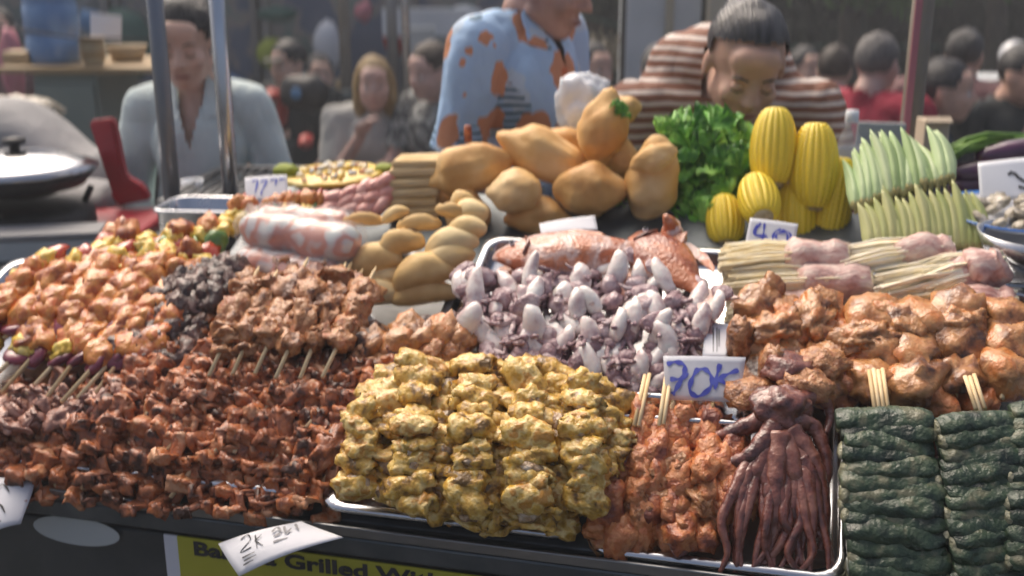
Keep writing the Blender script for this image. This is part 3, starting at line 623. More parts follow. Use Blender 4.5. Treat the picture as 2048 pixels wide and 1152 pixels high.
def stroke(pts, wd, n=24):
    """a marker stroke: flat ribbon on a sheet, x right, y up, z out"""
    P = []
    for i in range(len(pts)-1):
        p0 = Vector(pts[max(i-1, 0)]); p1 = Vector(pts[i]); p2 = Vector(pts[i+1]); p3 = Vector(pts[min(i+2, len(pts)-1)])
        for k in range(8):
            t = k/8; P.append(.5*((2*p1)+(-p0+p2)*t+(2*p0-5*p1+4*p2-p3)*t*t+(-p0+3*p1-3*p2+p3)*t**3))
    P.append(Vector(pts[-1])); vs_, fs = [], []
    for i, q in enumerate(P):
        d = P[min(i+1, len(P)-1)]-P[max(i-1, 0)]; d = Vector((-d.y, d.x)).normalized()*wd*(.5+.2*sin(i*.7))
        vs_ += [(q.x+d.x, q.y+d.y, 0), (q.x-d.x, q.y-d.y, 0)]
    for i in range(len(P)-1): fs.append((2*i, 2*i+1, 2*i+3, 2*i+2))
    return vs_, fs
def writing(strokes, wd, mat, name='writing'):
    V_, F_ = [], []
    for i, s in enumerate(strokes):
        v, f = stroke(s, wd); k = len(V_); V_ += [(a, b, i*.0001) for a, b, c in v]; F_ += [tuple(x+k for x in q) for q in f]
    return mesh_of(name, V_, F_, mat, False)
def card(name, label, corners, mat='paper', bend=.004, th=.0007, cat='price tag', group=None, nx=14, ny=8):
    """corners: four real points TL,TR,BR,BL; thin curled paper"""
    tl, tr, br, bl = corners; c = (tl+tr+br+bl)/4; x = ((tr-tl)+(br-bl)).normalized(); y0 = ((tl-bl)+(tr-br)); z = x.cross(y0).normalized(); y = z.cross(x)
    m = Matrix.Translation(c) @ Matrix((x, y, z)).transposed().to_4x4(); im = m.inverted()
    q = [im @ k for k in corners]; vs_, fs = [], []
    for s in (1, -1):
        for i in range(nx+1):
            for j in range(ny+1):
                a, b = i/nx, j/ny; pt = (q[3]*(1-a)+q[2]*a)*(1-b)+(q[0]*(1-a)+q[1]*a)*b
                vs_.append(pt+Vector((0, 0, bend*sin(a*pi)*1.0+bend*.6*sin(b*3+a*2)+s*th/2)))
    k = (nx+1)*(ny+1); g = lambda i, j: i*(ny+1)+j
    for i in range(nx):
        for j in range(ny): fs.append((g(i,j), g(i+1,j), g(i+1,j+1), g(i,j+1))); fs.append((g(i,j+1)+k, g(i+1,j+1)+k, g(i+1,j)+k, g(i,j)+k))
    for i in range(nx): fs.append((g(i,0), g(i,0)+k, g(i+1,0)+k, g(i+1,0))); fs.append((g(i+1,ny), g(i+1,ny)+k, g(i,ny)+k, g(i,ny)))
    for j in range(ny): fs.append((g(0,j+1), g(0,j+1)+k, g(0,j)+k, g(0,j))); fs.append((g(nx,j), g(nx,j)+k, g(nx,j+1)+k, g(nx,j+1)))
    e = thing(name, label, cat, m, group); link('sheet', mesh_of('sheet', vs_, fs, mat), e)
    w_, h_ = (q[1]-q[0]).length, (q[0]-q[3]).length
    return e, w_, h_, bend
def write_on(e, me, bend, extra=.0014):
    # drape the writing onto the curl
    w_, h_ = e['_w'], e['_h']
    for v in me.vertices:
        a = v.co.x/w_+.5; b = v.co.y/h_+.5; v.co.z += bend*sin(a*pi)+bend*.6*sin(b*3+a*2)+extra
    return link(me.name, me, e)
def mkcard(*a, **k):
    e, w_, h_, b = card(*a, **k); e['_w'] = w_; e['_h'] = h_; e['_b'] = b; return e
def put(e, strokes, wd, mat='ink_blue', name='writing'):
    w_, h_ = e['_w'], e['_h']
    me = writing([[((x-.5)*w_, (y-.5)*h_) for x, y in s] for s in strokes], wd, mat, name); write_on(e, me, e['_b'])
SEVEN = [[(.06,.80),(.16,.86),(.27,.78),(.26,.55),(.17,.22),(.13,.12)], [(.10,.46),(.22,.47),(.32,.60)]]
ZERO = [[(.44,.72),(.37,.50),(.34,.22),(.44,.08),(.58,.28),(.60,.52),(.52,.70),(.42,.68)]]
KAY = [[(.70,.84),(.66,.55),(.64,.25)], [(.92,.72),(.78,.60),(.68,.50)], [(.68,.50),(.80,.34),(.90,.18)]]
lf = .115
e = mkcard('price_tag', 'white paper price tag reading 70k in blue marker', [dk(1326,712,.13), dk(1492,714,.13), dk(1478,806,.09), dk(1332,800,.09)], bend=.006)
put(e, SEVEN+ZERO+KAY, .0055)
e = mkcard('price_tag', 'white card reading 40 in blue marker below the corn', [at(1500,436,1.86), at(1597,448,1.86), at(1586,506,1.84), at(1487,503,1.84)], bend=.002)
put(e, [[(.28,.86),(.18,.62),(.16,.48),(.40,.50)], [(.36,.86),(.33,.55),(.28,.22)], [(.22,.80),(.13,.52),(.42,.44)], [(.70,.72),(.56,.60),(.52,.36),(.68,.28),(.86,.40),(.88,.62),(.72,.70)], [(.74,.64),(.60,.55),(.60,.40),(.78,.36),(.82,.58),(.70,.66)], [(.44,.14),(.58,.14)]], .0032)
e = mkcard('price_tag', 'tilted white tag with black print taped over the yellow banner', [dk(437,1088,.0), dk(600,1040,.03), dk(690,1078,.03), dk(478,1153,-.0)], bend=.008)
put(e, [[(.12,.80),(.20,.86),(.24,.70),(.12,.50),(.26,.52)], [(.30,.78),(.33,.46)], [(.30,.62),(.38,.74)], [(.31,.62),(.40,.46)], [(.14,.36),(.30,.38)], [(.16,.28),(.32,.30)], [(.15,.20),(.28,.22)]], .0016, 'ink_black')
put(e, [[(.50,.72),(.56,.80),(.60,.66),(.52,.60)], [(.64,.78),(.66,.60),(.72,.70)], [(.76,.78),(.80,.62)], [(.52,.46),(.68,.48)]], .0028, 'grey_cloth', 'print')
e = mkcard('price_tag', 'white rounded tag hanging at the far left of the rail', [dk(-40,955,.03), dk(66,962,.03), dk(45,1050,-.0), dk(-40,1085,-.0)], bend=.01)
put(e, [[(.35,.72),(.5,.78),(.62,.66)], [(.36,.40),(.5,.48),(.62,.34)], [(.38,.30),(.58,.22)]], .0022, 'ink_black')
e = mkcard('price_tag', 'plain pale card standing behind the orange fish', [at(1078,448,1.98), at(1190,430,1.98), at(1196,462,1.95), at(1082,470,1.95)], bend=.003)
e = mkcard('price_tag', 'pale blue-inked price card beside the yellow pancake tray', [at(489,356,2.14), at(574,349,2.14), at(576,404,2.11), at(492,402,2.11)], bend=.002)
put(e, [[(.15,.80),(.28,.82),(.26,.3)], [(.36,.76),(.5,.82),(.42,.4),(.40,.2)], [(.58,.82),(.72,.86),(.7,.6)], [(.78,.86),(.92,.88)]], .0028)
e = mkcard('price_tag', 'small leaf-shaped white tag with blue scribble between skewers', [dk(640,566,.09), dk(698,548,.09), dk(690,578,.08), dk(636,598,.08)], bend=.003)
put(e, [[(.15,.4),(.5,.7),(.85,.6)], [(.2,.3),(.5,.5),(.8,.4)], [(.25,.2),(.5,.35),(.75,.25)]], .0035)
e = mkcard('price_tag', 'small white printed tag left of the squid', [dk(862,640,.09), dk(912,628,.09), dk(908,700,.08), dk(858,712,.08)], bend=.002)
put(e, [[(.3,.8),(.3,.3)], [(.5,.8),(.5,.3)], [(.65,.8),(.65,.4)]], .0014, 'ink_black')
e = mkcard('price_tag', 'narrow white label with printed columns above the 70k tag', [dk(1412,646,.085), dk(1464,648,.085), dk(1452,716,.08), dk(1404,716,.08)], mat='paper_clean', bend=.001)
put(e, [[(.38,.85),(.37,.15)], [(.52,.85),(.51,.15)], [(.6,.8),(.59,.3)]], .0012, 'ink_black')
e = mkcard('printed_card', 'large white card with a dark sketch beside the eggplants', [at(1955,326,2.02), at(2075,312,2.02), at(2075,402,1.99), at(1960,402,1.99)], bend=.002, mat='paper_clean')
put(e, [[(.5,.62),(.62,.66),(.66,.5),(.8,.4)], [(.55,.7),(.72,.5)], [(.62,.3),(.8,.2)]], .004, 'ink_black')
# ------------------------------------------------------------------ people
def prim_bm(bm, kind, *a):
    if kind == 'ell':
        c, r = a[0], a[1]; rot = a[2] if len(a) > 2 else (0, 0, 0)
        m = Matrix.Translation(c) @ Euler(rot).to_matrix().to_4x4() @ Matrix.Diagonal((*r, 1)); bmesh.ops.create_icosphere(bm, subdivisions=3, radius=1, matrix=m)
    else:
        p0, p1, r0, r1 = Vector(a[0]), Vector(a[1]), a[2], a[3]; d = p1-p0; L = max(1e-4, d.length); n = max(3, min(10, int(L/.02)))
        pts = [p0+d*(i/n) for i in range(n+1)]; e = d.normalized()
        pre = [(p0-e*r0*k, r0*sqrt(max(0, 1-k*k))) for k in (.98, .8, .5)]; post_ = [(p1+e*r1*k, r1*sqrt(max(0, 1-k*k))) for k in (.5, .8, .98)]
        P = [q for q, _ in pre]+pts+[q for q, _ in post_]; Rr = [r for _, r in pre]+[r0+(r1-r0)*i/n for i in range(n+1)]+[r for _, r in post_]
        tube_bm(bm, P, Rr, 14)
def fuse(name, prims, vox, smooth, mat, xf=None, cut=None, rough=0, seed=0, solid=0):
    """one continuous surface grown over the given volumes"""
    bm = bmesh.new()
    for p in prims: prim_bm(bm, *p)
    bmesh.ops.recalc_face_normals(bm, faces=bm.faces); me = bpy.data.meshes.new(name); bm.to_mesh(me); bm.free()
    o = bpy.data.objects.new('tmp', me); C.objects.link(o)
    r = o.modifiers.new('r', 'REMESH'); r.mode = 'VOXEL'; r.voxel_size = vox; r.use_smooth_shade = True
    s = o.modifiers.new('s', 'SMOOTH'); s.factor = .5; s.iterations = smooth
    dg = bpy.context.evaluated_depsgraph_get(); me2 = bpy.data.meshes.new_from_object(o.evaluated_get(dg)); bpy.data.objects.remove(o); bpy.data.meshes.remove(me)
    if rough:
        nrm_ = [v.normal.copy() for v in me2.vertices]
        for v, n_ in zip(me2.vertices, nrm_):
            q = v.co*7+Vector((seed*9, 0, 0)); v.co += noise.noise_vector(q)*rough+n_*(abs(noise.noise(Vector((v.co.x*16, v.co.y*16, v.co.z*6))+Vector((seed, 5, 5))))*rough*1.2)
    if cut:
        bm = bmesh.new(); bm.from_mesh(me2); dele = [f for f in bm.faces if cut(f.calc_center_median())]; bmesh.ops.delete(bm, geom=dele, context='FACES'); bm.to_mesh(me2); bm.free()
    me2.name = name; me2.materials.clear(); me2.materials.append(M[mat]); me2.polygons.foreach_set('use_smooth', [True]*len(me2.polygons)); return me2
def person(label, loc, face, skin, shirt, hair, head, ht=1.62, pitch=0, hyaw=0, lean=0, seat=False, arms=None, vox=.014, build=1.0, sleeve='short', vneck=0, long_hair=False, cap=None, trousers='pants', neckoff=(0, .055), hs=.97, bun=False, hroll=0, hcut=None, collar=False, group=None, hump=0, eyes='open', detail=False, sleeve_len=.55):
    """head: real place of the head centre; the body is built under it. Local frame faces -Y."""
    hc = Vector(head); e = thing('person', label, 'person', Matrix.Translation((hc.x, hc.y, 0)) @ Matrix.Rotation(face, 4, 'Z'), group)
    loc = Matrix.Rotation(-face, 3, 'Z')
    hz = hc.z; back = .30*sin(lean); H = Vector((0, 0, hz))                       # head centre, local
    neck = H+Vector((0, .02+.35*0, -.13)); neck = H+Vector((0, .045+.05*sin(max(0, pitch))+neckoff[0], -.125+neckoff[1]))
    chest = neck+Vector((0, .02+.20*sin(lean), -.20*cos(lean))); sh = neck+Vector((0, .03+.04*sin(lean), -.075))
    hipz = max(.45, hz-.72*cos(lean)) if not seat else .50
    hip = Vector((0, chest.y+.30*sin(lean), hipz)); b = build
    SL_, SR_ = sh+Vector((-.185*b, .0, -.02)), sh+Vector((.185*b, .0, -.02))
    arms = arms or {}
    def jt(side):
        s = -1 if side == 'L' else 1; S = SL_ if side == 'L' else SR_
        if side in arms: E_, W_ = [Vector(q) for q in arms[side][:2]]; return S, S+E_, S+E_+W_
        return S, S+Vector((s*.06, -.02, -.27)), S+Vector((s*.03, -.20, -.36))
    hr = Matrix.Translation(H) @ Euler((pitch, hroll, hyaw), 'XYZ').to_matrix().to_4x4() @ Matrix.Scale(hs, 4)
    def h(x, y, z): return tuple(hr @ Vector((x, y, z)))
    hrot = tuple(hr.to_euler())
    P = [('ell', h(0, .018, .03), (.076, .092, .088), hrot), ('ell', h(0, -.018, -.035), (.062, .074, .082), hrot), ('ell', h(0, -.052, -.092), (.030, .030, .024), hrot),
         ('cap', h(-.045, -.0, -.06), h(-.018, -.05, -.092), .025, .02), ('cap', h(.045, 0, -.06), h(.018, -.05, -.092), .025, .02),
         ('ell', h(-.036, -.060, -.030), (.026, .024, .024), hrot), ('ell', h(.036, -.060, -.030), (.026, .024, .024), hrot),
         ('cap', h(-.036, -.074, .018), h(.036, -.074, .018), .012, .012), ('ell', h(0, -.06, .045), (.055, .03, .035), hrot),
         ('cap', h(0, -.084, .008), h(0, -.104, -.030), .007, .012), ('ell', h(-.013, -.094, -.035), (.009, .011, .008), hrot), ('ell', h(.013, -.094, -.035), (.009, .011, .008), hrot),
         ('cap', h(-.018, -.083, -.060), h(.018, -.083, -.060), .007, .007), ('cap', h(-.015, -.082, -.071), h(.015, -.082, -.071), .008, .008),
         ('ell', h(-.078, .012, -.012), (.009, .019, .032), hrot), ('ell', h(.078, .012, -.012), (.009, .019, .032), hrot),
         ('cap', h(0, .02, -.06), tuple(neck+Vector((0, .02, -.03))), .052, .056), ('cap', tuple(neck+Vector((0, .02, -.05))), tuple(chest), .06, .10),
         ('cap', tuple(sh+Vector((-.15*b, 0, -.02))), tuple(sh+Vector((.15*b, 0, -.02))), .045, .045), ('cap', tuple(chest), tuple(hip), .115*b, .12*b)]
    S_ = [('cap', tuple(sh+Vector((-.14*b, .0, -.01))), tuple(sh+Vector((.14*b, .0, -.01))), .062, .062), ('cap', tuple(neck+Vector((0, .03, -.045))), tuple(sh+Vector((0, 0, -.03))), .070, .085),
          ('ell', tuple(chest+Vector((0, .0, .0))), (.165*b, .125, .17), (lean*-1, 0, 0)), ('ell', tuple(chest.lerp(hip, .5)), (.165*b, .135*b, .22), (-lean, 0, 0)), ('ell', tuple(hip), (.165*b, .135*b, .14))]
    if hump: S_ += [('ell', tuple(neck+Vector((0, .10, -.01))), (.17, .11, .10)), ('cap', tuple(neck+Vector((-.06, .09, .0))), tuple(sh+Vector((-.17, .03, -.04))), .075, .07), ('cap', tuple(neck+Vector((.06, .09, .0))), tuple(sh+Vector((.17, .03, -.04))), .075, .07)]
    cuts = []
    for side in 'LR':
        A, E_, W_ = jt(side); s = -1 if side == 'L' else 1
        P += [('cap', tuple(A), tuple(E_), .046, .037), ('cap', tuple(E_), tuple(W_), .038, .026)]
        d = (W_-E_).normalized(); sd = d.cross(Vector((0, 0, 1))).normalized() if abs(d.z) < .95 else Vector((1, 0, 0)); up = sd.cross(d)
        pc = W_+d*.05; P += [('ell', tuple(pc), (.036, .05, .016), d.to_track_quat('Y', 'Z').to_euler())]
        curlv = -up if up.z > 0 else up
        for k, (o_, l_) in enumerate(((-.027, .030), (-.009, .036), (.009, .034), (.026, .026))):
            a0 = pc+d*.038+sd*o_; a1 = a0+d*l_*.9+curlv*.008; a2 = a1+d*l_*.4+curlv*.022
            P += [('cap', tuple(a0), tuple(a1), .0095, .009), ('cap', tuple(a1), tuple(a2), .009, .0075)]
        t0 = pc-d*.025+sd*.03*(-s); t1 = t0+d*.035+sd*.022*(-s); t2 = t1+d*.026+curlv*.008; P += [('cap', tuple(t0), tuple(t1), .012, .0105), ('cap', tuple(t1), tuple(t2), .0105, .008)]
        if sleeve == 'short':
            Q = A+(E_-A)*sleeve_len*1.35; S_ += [('cap', tuple(A), tuple(Q), .070, .066)]; ax = (E_-A).normalized(); ql = A+(E_-A)*sleeve_len*1.35; cuts.append((ql.copy(), ax.copy(), .095))
        elif sleeve == 'long':
            S_ += [('cap', tuple(A), tuple(E_), .060, .055), ('cap', tuple(E_), tuple(E_+(W_-E_)*.92), .055, .045)]; ax = (W_-E_).normalized(); cuts.append((E_+(W_-E_)*.92, ax, .07))
    if seat: legs = [((s*.09, hip.y, hipz-.02), (s*.12, hip.y-.40, hipz), (s*.12, hip.y-.38, .08)) for s in (-1, 1)]
    else: legs = [((s*.09, hip.y, hipz-.03), (s*.10, hip.y-.02, hipz*.53), (s*.10, hip.y+.01, .08)) for s in (-1, 1)]
    T = [('ell', (0, hip.y, hipz-.03), (.155*b, .125*b, .12))]; 
    for a_, k_, f_ in legs: P += [('cap', tuple(hip), a_, .07, .06), ('cap', a_, k_, .06, .045), ('cap', k_, f_, .045, .036)]; T += [('cap', a_, k_, .088*b, .062), ('cap', k_, f_, .06, .045)]; P += [('cap', (f_[0], f_[1], .07), (f_[0], f_[1]-.0, .045), .036, .036), ('cap', (f_[0], f_[1]+.02, .04), (f_[0], f_[1]-.13, .035), .036, .030)]
    link('body', fuse('body', P, vox, 5 if detail else 3, skin), e)
    def scut(c):
        for q, ax, rr in cuts:
            dv = c-q
            if dv.dot(ax) > .0 and (dv-ax*dv.dot(ax)).length < rr: return True
        nk = neck+Vector((0, .03, -.03)); dz = c.z-nk.z
        if hump: return (Vector((c.x, c.y))-Vector((nk.x, nk.y-.05))).length < .065 and dz > -.03
        if (Vector((c.x, c.y))-Vector((nk.x, nk.y))).length < .066+max(0, .02-dz)*.0 and dz > -.035: return True
        if vneck and c.y < nk.y and c.z > nk.z-vneck and abs(c.x) < (c.z-(nk.z-vneck))*.26: return True
        return False
    link('shirt', fuse('shirt', S_, vox*.95, 8, shirt, cut=scut, rough=.010, seed=len(label)), e)
    link('trousers', fuse('trousers', T, .02, 3, trousers, rough=.006), e)
    if collar:
        for s in (-1, 1):
            nk = neck+Vector((0, .0, -.05)); 
            me = flat_poly('collar', [(s*.045, 0, .055), (s*.085, 0, .02), (s*.085, 0, -.055), (s*.02, 0, -.075), (s*.03, 0, -.02)], .006, shirt, .002)
            link('collar', me, e, Matrix.Translation(nk+Vector((s*.005, -.062, .0))) @ Euler((-.45, 0, s*.35)).to_matrix().to_4x4())
    # hair
    hm = hr
    hp = [('ell', (0, .022, .034), (.081, .096, .090))]
    if long_hair: hp += [('ell', (-.065, .03, -.05), (.034, .055, .12)), ('ell', (.065, .03, -.05), (.034, .055, .12)), ('ell', (0, .08, -.05), (.07, .035, .12))]
    if bun: hp += [('ell', (0, .105, .07), (.040, .034, .034))]
    hl = hcut or (lambda c: (c.y < -.035 and c.z < .062+(-.35)*(c.y+.10)) or (c.y < .035 and c.z < .015 and abs(c.x) < .3) or c.z < -.05)
    if long_hair: hl = lambda c: (c.y < -.03 and c.z < .06 and abs(c.x) < .058) or c.z < -.17
    link('hair', fuse('hair', hp, .008, 2, hair, cut=hl, rough=.006, seed=3), e, hm)
    if cap: 
        cp_ = link('cap_crown', fuse('cap', [('ell', (0, .022, .05), (.092, .104, .086))], .01, 2, cap, cut=lambda c: c.z < .03), e, hm)
        link('brim', lump('brim', 2, .07, .05, .006, cap, .05, 1, 2), cp_, TRS((0, -.11, .035), (.1, 0, 0)))
    # face
    for s in (-1, 1):
        link('eyebrow', tube('eyebrow', [(s*.014, -.0905, .018), (s*.030, -.0905, .024), (s*.046, -.080, .019)], [.0022, .0034, .0015], hair, 6, flat=.6), e, hm)
        if eyes == 'open':
            ey = link('eye', lump('eye', 1, .0115, .0105, .0095, 'plate', 0, 1, 2), e, hm @ Matrix.Translation((s*.030, -.076, -.004)))
            link('iris', lump('iris', 1, .005, .002, .005, 'black', 0, 1, 2), ey, Matrix.Translation((0, -.0096, 0)))
            link('eyelid', tube('eyelid', [(s*.018, -.082, -.001), (s*.030, -.0885, .0045), (s*.043, -.0795, .0)], [.0015, .0026, .0015], skin, 6), e, hm)
        else:
            link('eyelid', lump('eyelid', 1, .0145, .010, .009, skin, 0, 1, 2), e, hm @ Matrix.Translation((s*.030, -.0755, -.004)))
            link('eyelashes', tube('eyelashes', [(s*.017, -.0835, -.0075), (s*.030, -.0865, -.0115), (s*.044, -.079, -.0075)], [.0008, .0016, .0008], 'hair_black', 6), e, hm)
    link('mouth', tube('mouth', [(-.024, -.083, -.0655), (-.010, -.0895, -.0640), (0, -.0905, -.0650), (.010, -.0895, -.0640), (.024, -.083, -.0655)], [.0015, .0042, .0048, .0042, .0015], 'lip', 8, flat=.9), e, hm)
    return e
# the man in the mint shirt
person('man in a pale mint open-necked shirt looking down behind the steel poles', None, .04, 'skin_a', 'shirt_mint', 'hair_black', at(370, 82, 2.95), pitch=.28, neckoff=(0, .035), hs=1.03, vox=.0075, detail=True, sleeve='long', vneck=.17, collar=True, eyes='shut', build=.80,
       arms={'L': ((-.07, .03, -.27), (.10, -.20, -.10)), 'R': ((.07, .03, -.27), (-.16, -.20, -.10))})
# the man in the flowered shirt, seen side-on
person('man in a light blue flowered shirt turned to the right behind the breads', None, 1.0, 'skin_b', 'floral', 'hair_brown', at(1096, -36, 2.62), pitch=.26, neckoff=(-.01, .085), hs=1.10, hyaw=.25, vox=.0075, detail=True, sleeve='short', vneck=.13, collar=True, build=1.0, sleeve_len=.60,
       arms={'L': ((-.03, .05, -.31), (.08, -.23, -.10)), 'R': ((.06, .0, -.28), (-.03, -.24, -.08))})
# the woman in stripes, bending forward
person('woman in a brown and white striped top bending over the corn and lettuce', None, .05, 'skin_c', 'striped', 'hair_sleek', at(1492, 128, 2.30), pitch=.50, lean=.45, neckoff=(.06, .10), hs=1.03, vox=.0075, detail=True, sleeve='short', eyes='shut', build=1.15, hump=1, bun=True, hroll=.06,
       hcut=lambda c: (c.y < .0 and c.z < .092+(-.5)*(c.y+.07)) or (c.y < .045 and c.z < .02) or c.z < -.04)
person('blonde woman in a pale top with a hand at her mouth', None, .10, 'skin_d', 'shirt_white', 'hair_blonde', at(748, 168, 4.75), seat=True, long_hair=True, arms={'L': ((-.02, -.10, -.25), (.13, -.16, .22)), 'R': ((.05, -.08, -.25), (-.12, -.18, .02))}, build=.92)
person('brown-haired bearded man in a mottled shirt leaning towards the blonde woman', None, -.75, 'skin_d', 'mottled', 'hair_brown', at(858, 143, 4.55), seat=True, pitch=.15, arms={'L': ((-.03, -.12, -.25), (.10, -.22, .0)), 'R': ((.05, -.12, -.25), (-.14, -.2, .0))})
person('dark-haired person in black behind the white plastic bag', None, .6, 'skin_a', 'shirt_black', 'hair_black', at(1188, 138, 4.9), seat=True)
person('grey-haired person in a grey shirt seen from behind at the column', None, 2.9, 'skin_d', 'shirt_grey', 'hair_grey', at(1318, 140, 5.0), seat=True)
person('dark-haired person mostly hidden behind the grey-haired one', None, 2.5, 'skin_a', 'shirt_black', 'hair_black', at(1362, 132, 5.6), seat=True)
person('short-haired man in a dark red shirt seen from behind', None, 2.35, 'skin_d', 'shirt_red', 'hair_grey', at(1757, 128, 4.2), seat=True, build=1.12)
person('brown-haired person sitting left of the man in dark red', None, 2.9, 'skin_a', 'shirt_black', 'hair_brown', at(1668, 140, 5.2), seat=True)
person('person in a dark top with a pale collar beside the striped woman', None, .4, 'skin_a', 'shirt_teal', 'hair_black', at(1612, 138, 5.9), seat=True)
person('dark-haired woman in profile looking right behind the pink-strip pole', None, 1.15, 'skin_c', 'shirt_teal', 'hair_black', at(1895, 182, 4.1), seat=True, build=.92)
person('man in a dusty pink shirt seen from behind on the right', None, 2.5, 'skin_a', 'shirt_pink', 'hair_black', at(1930, 112, 4.8), seat=True, build=1.25)
person('person in a black shirt at the right edge', None, .5, 'skin_c', 'shirt_black', 'hair_black', at(2050, 150, 4.3), seat=True, build=1.25)
person('distant person wearing a white cap', None, 2.6, 'skin_a', 'shirt_black', 'hair_black', at(2028, 128, 6.2), seat=True, cap='plate')
person('person in dark clothes with a black cap beside the mint-shirted man', None, -.5, 'skin_a', 'shirt_black', 'hair_black', at(575, 130, 5.6), seat=True, cap='black')
person('person in grey seated behind the red and black bags', None, .3, 'skin_a', 'shirt_teal', 'hair_black', at(640, 150, 6.2), seat=True)
person('person in a dull shirt among the stalls at the far left', None, .3, 'skin_a', 'shirt_pink', 'hair_black', at(-5, 60, 5.6), seat=False)
for px, py, d, sx, sz, m, lb in [(610, 185, 5.2, .12, .09, 'black', 'bulky black bag with a blue badge in the left background'), (545, 190, 5.2, .045, .03, 'red', 'small red pouch left of the black bag'), (612, 282, 5.0, .035, .03, 'red', 'red plastic cup below the black bag'), (565, 215, 5.25, .025, .09, 'red', 'red strap hanging below the red pouch')]:
    o = tag(link('bag', lump('bag', int(px), sx, .08, sz, m, .2, 1.4, 3), None, Matrix.Translation(at(px, py, d))), lb, 'bag')
tag(link('blue_badge', lathe('blue_badge', [(0, .004), (.024, .004), (.026, 0), (0, 0)], 'blue', 20), None, Matrix.Translation(at(592, 187, 5.08)) @ Matrix.Rotation(pi/2, 4, 'X')), 'round blue badge on the bulky black bag', 'badge')
# ------------------------------------------------------------------ trays on the counter
def uvbox(pts, lift=.0):
    q = [to_uv(dk(x, y, lift)) for x, y in pts]; return min(a[0] for a in q), max(a[0] for a in q), min(a[1] for a in q), max(a[1] for a in q)
tray((-.30, .455, .022, .335), 'wide steel tray under the brown pork strip skewers')
tray((.478, .845, .004, .315), 'steel tray with a rounded corner holding the yellow curry pieces', lift=.006)
tray((.862, 1.20, .001, .335), 'steel tray under the orange wing skewers and the red octopus', lift=.003, depth=.014)
tray((1.215, 1.72, .018, .36), 'steel tray holding the dark green leaf rolls')
tray((-.34, .24, .35, .50), 'steel tray under the glazed chicken and pepper skewers')
tray((.26, .55, .36, .60), 'steel tray half empty below the oblong rolls', mat='steel_dull')
tray((.565, 1.03, .345, .66), 'steel tray under the squid and the orange fish', lift=.005)
tray((1.06, 1.50, .375, .60), 'steel tray under the brown barbecued meat skewers', lift=.006)
tray((1.05, 1.58, .61, .70), 'steel tray under the enoki bundles')

ORDW = 'first second third fourth fifth sixth seventh eighth ninth tenth eleventh twelfth thirteenth fourteenth fifteenth sixteenth seventeenth eighteenth nineteenth twentieth'.split()
def nth(i): return ORDW[i] if i < 20 else 'far right'
# ------------------------------------------------------------------ piece shapes
PORK = [ribbon('meat_strip', i, .100, .0165, .0095, 2.5+.5*(i % 3), .0034, 'pork', 56, 6) for i in range(12)] + [lump('meat_piece', i+20, .026, .017, .015, 'pork', .55, 2.0, 3, ridge=.4) for i in range(2)]
PALE = [ribbon('meat_strip', i+9, .05, .018, .012, 1.5, .003, 'pork_pale') for i in range(3)] + [lump('meat_piece', i+60, .023, .019, .014, 'pork_pale', .5, 1.8, 3, ridge=.3) for i in range(3)]
CHICK = [lump('chicken_piece', i+30, .026, .021, .018, 'chicken', .35, 1.3, 3, ridge=.12) for i in range(7)]
DARK = [lump('liver_piece', i+40, .019, .018, .015, 'dark_meat', .5, 1.8, 3, ridge=.3) for i in range(6)]
ORNG = [lump('meat_piece', i+50, .024, .021, .016, 'orange_meat', .45, 1.6, 3, ridge=.25) for i in range(6)]+[ribbon('meat_strip', i+19, .05, .019, .012, 1.5, .0035, 'orange_meat') for i in range(3)]
BRWN = [lump('meat_piece', i+70, .036, .031, .022, 'brown_meat', .38, 1.5, 3, ridge=.18) for i in range(6)]
REDO = [lump('wing_piece', i+80, .030, .020, .018, 'red_orange', .4, 1.4, 3, ridge=.15) for i in range(6)]
ONION = [lump('onion_piece', i+90, .020, .020, .009, 'onion', .15, 1.5, 2, dent=((0, 0, 1), .5, .8)) for i in range(2)]
PINE = [lump('pineapple_piece', i+94, .019, .018, .012, 'pineapple', .55, 1.5, 3, ridge=.2) for i in range(3)]
RPEP = [lump('red_pepper_piece', i+97, .019, .016, .007, 'red_pepper', .45, 1.6, 2, dent=((0, 0, -1), .6, .9)) for i in range(2)]
GPEP = [lump('green_pepper_piece', i+99, .020, .016, .007, 'green_pepper', .45, 1.6, 2, dent=((0, 0, -1), .6, .9)) for i in range(2)]
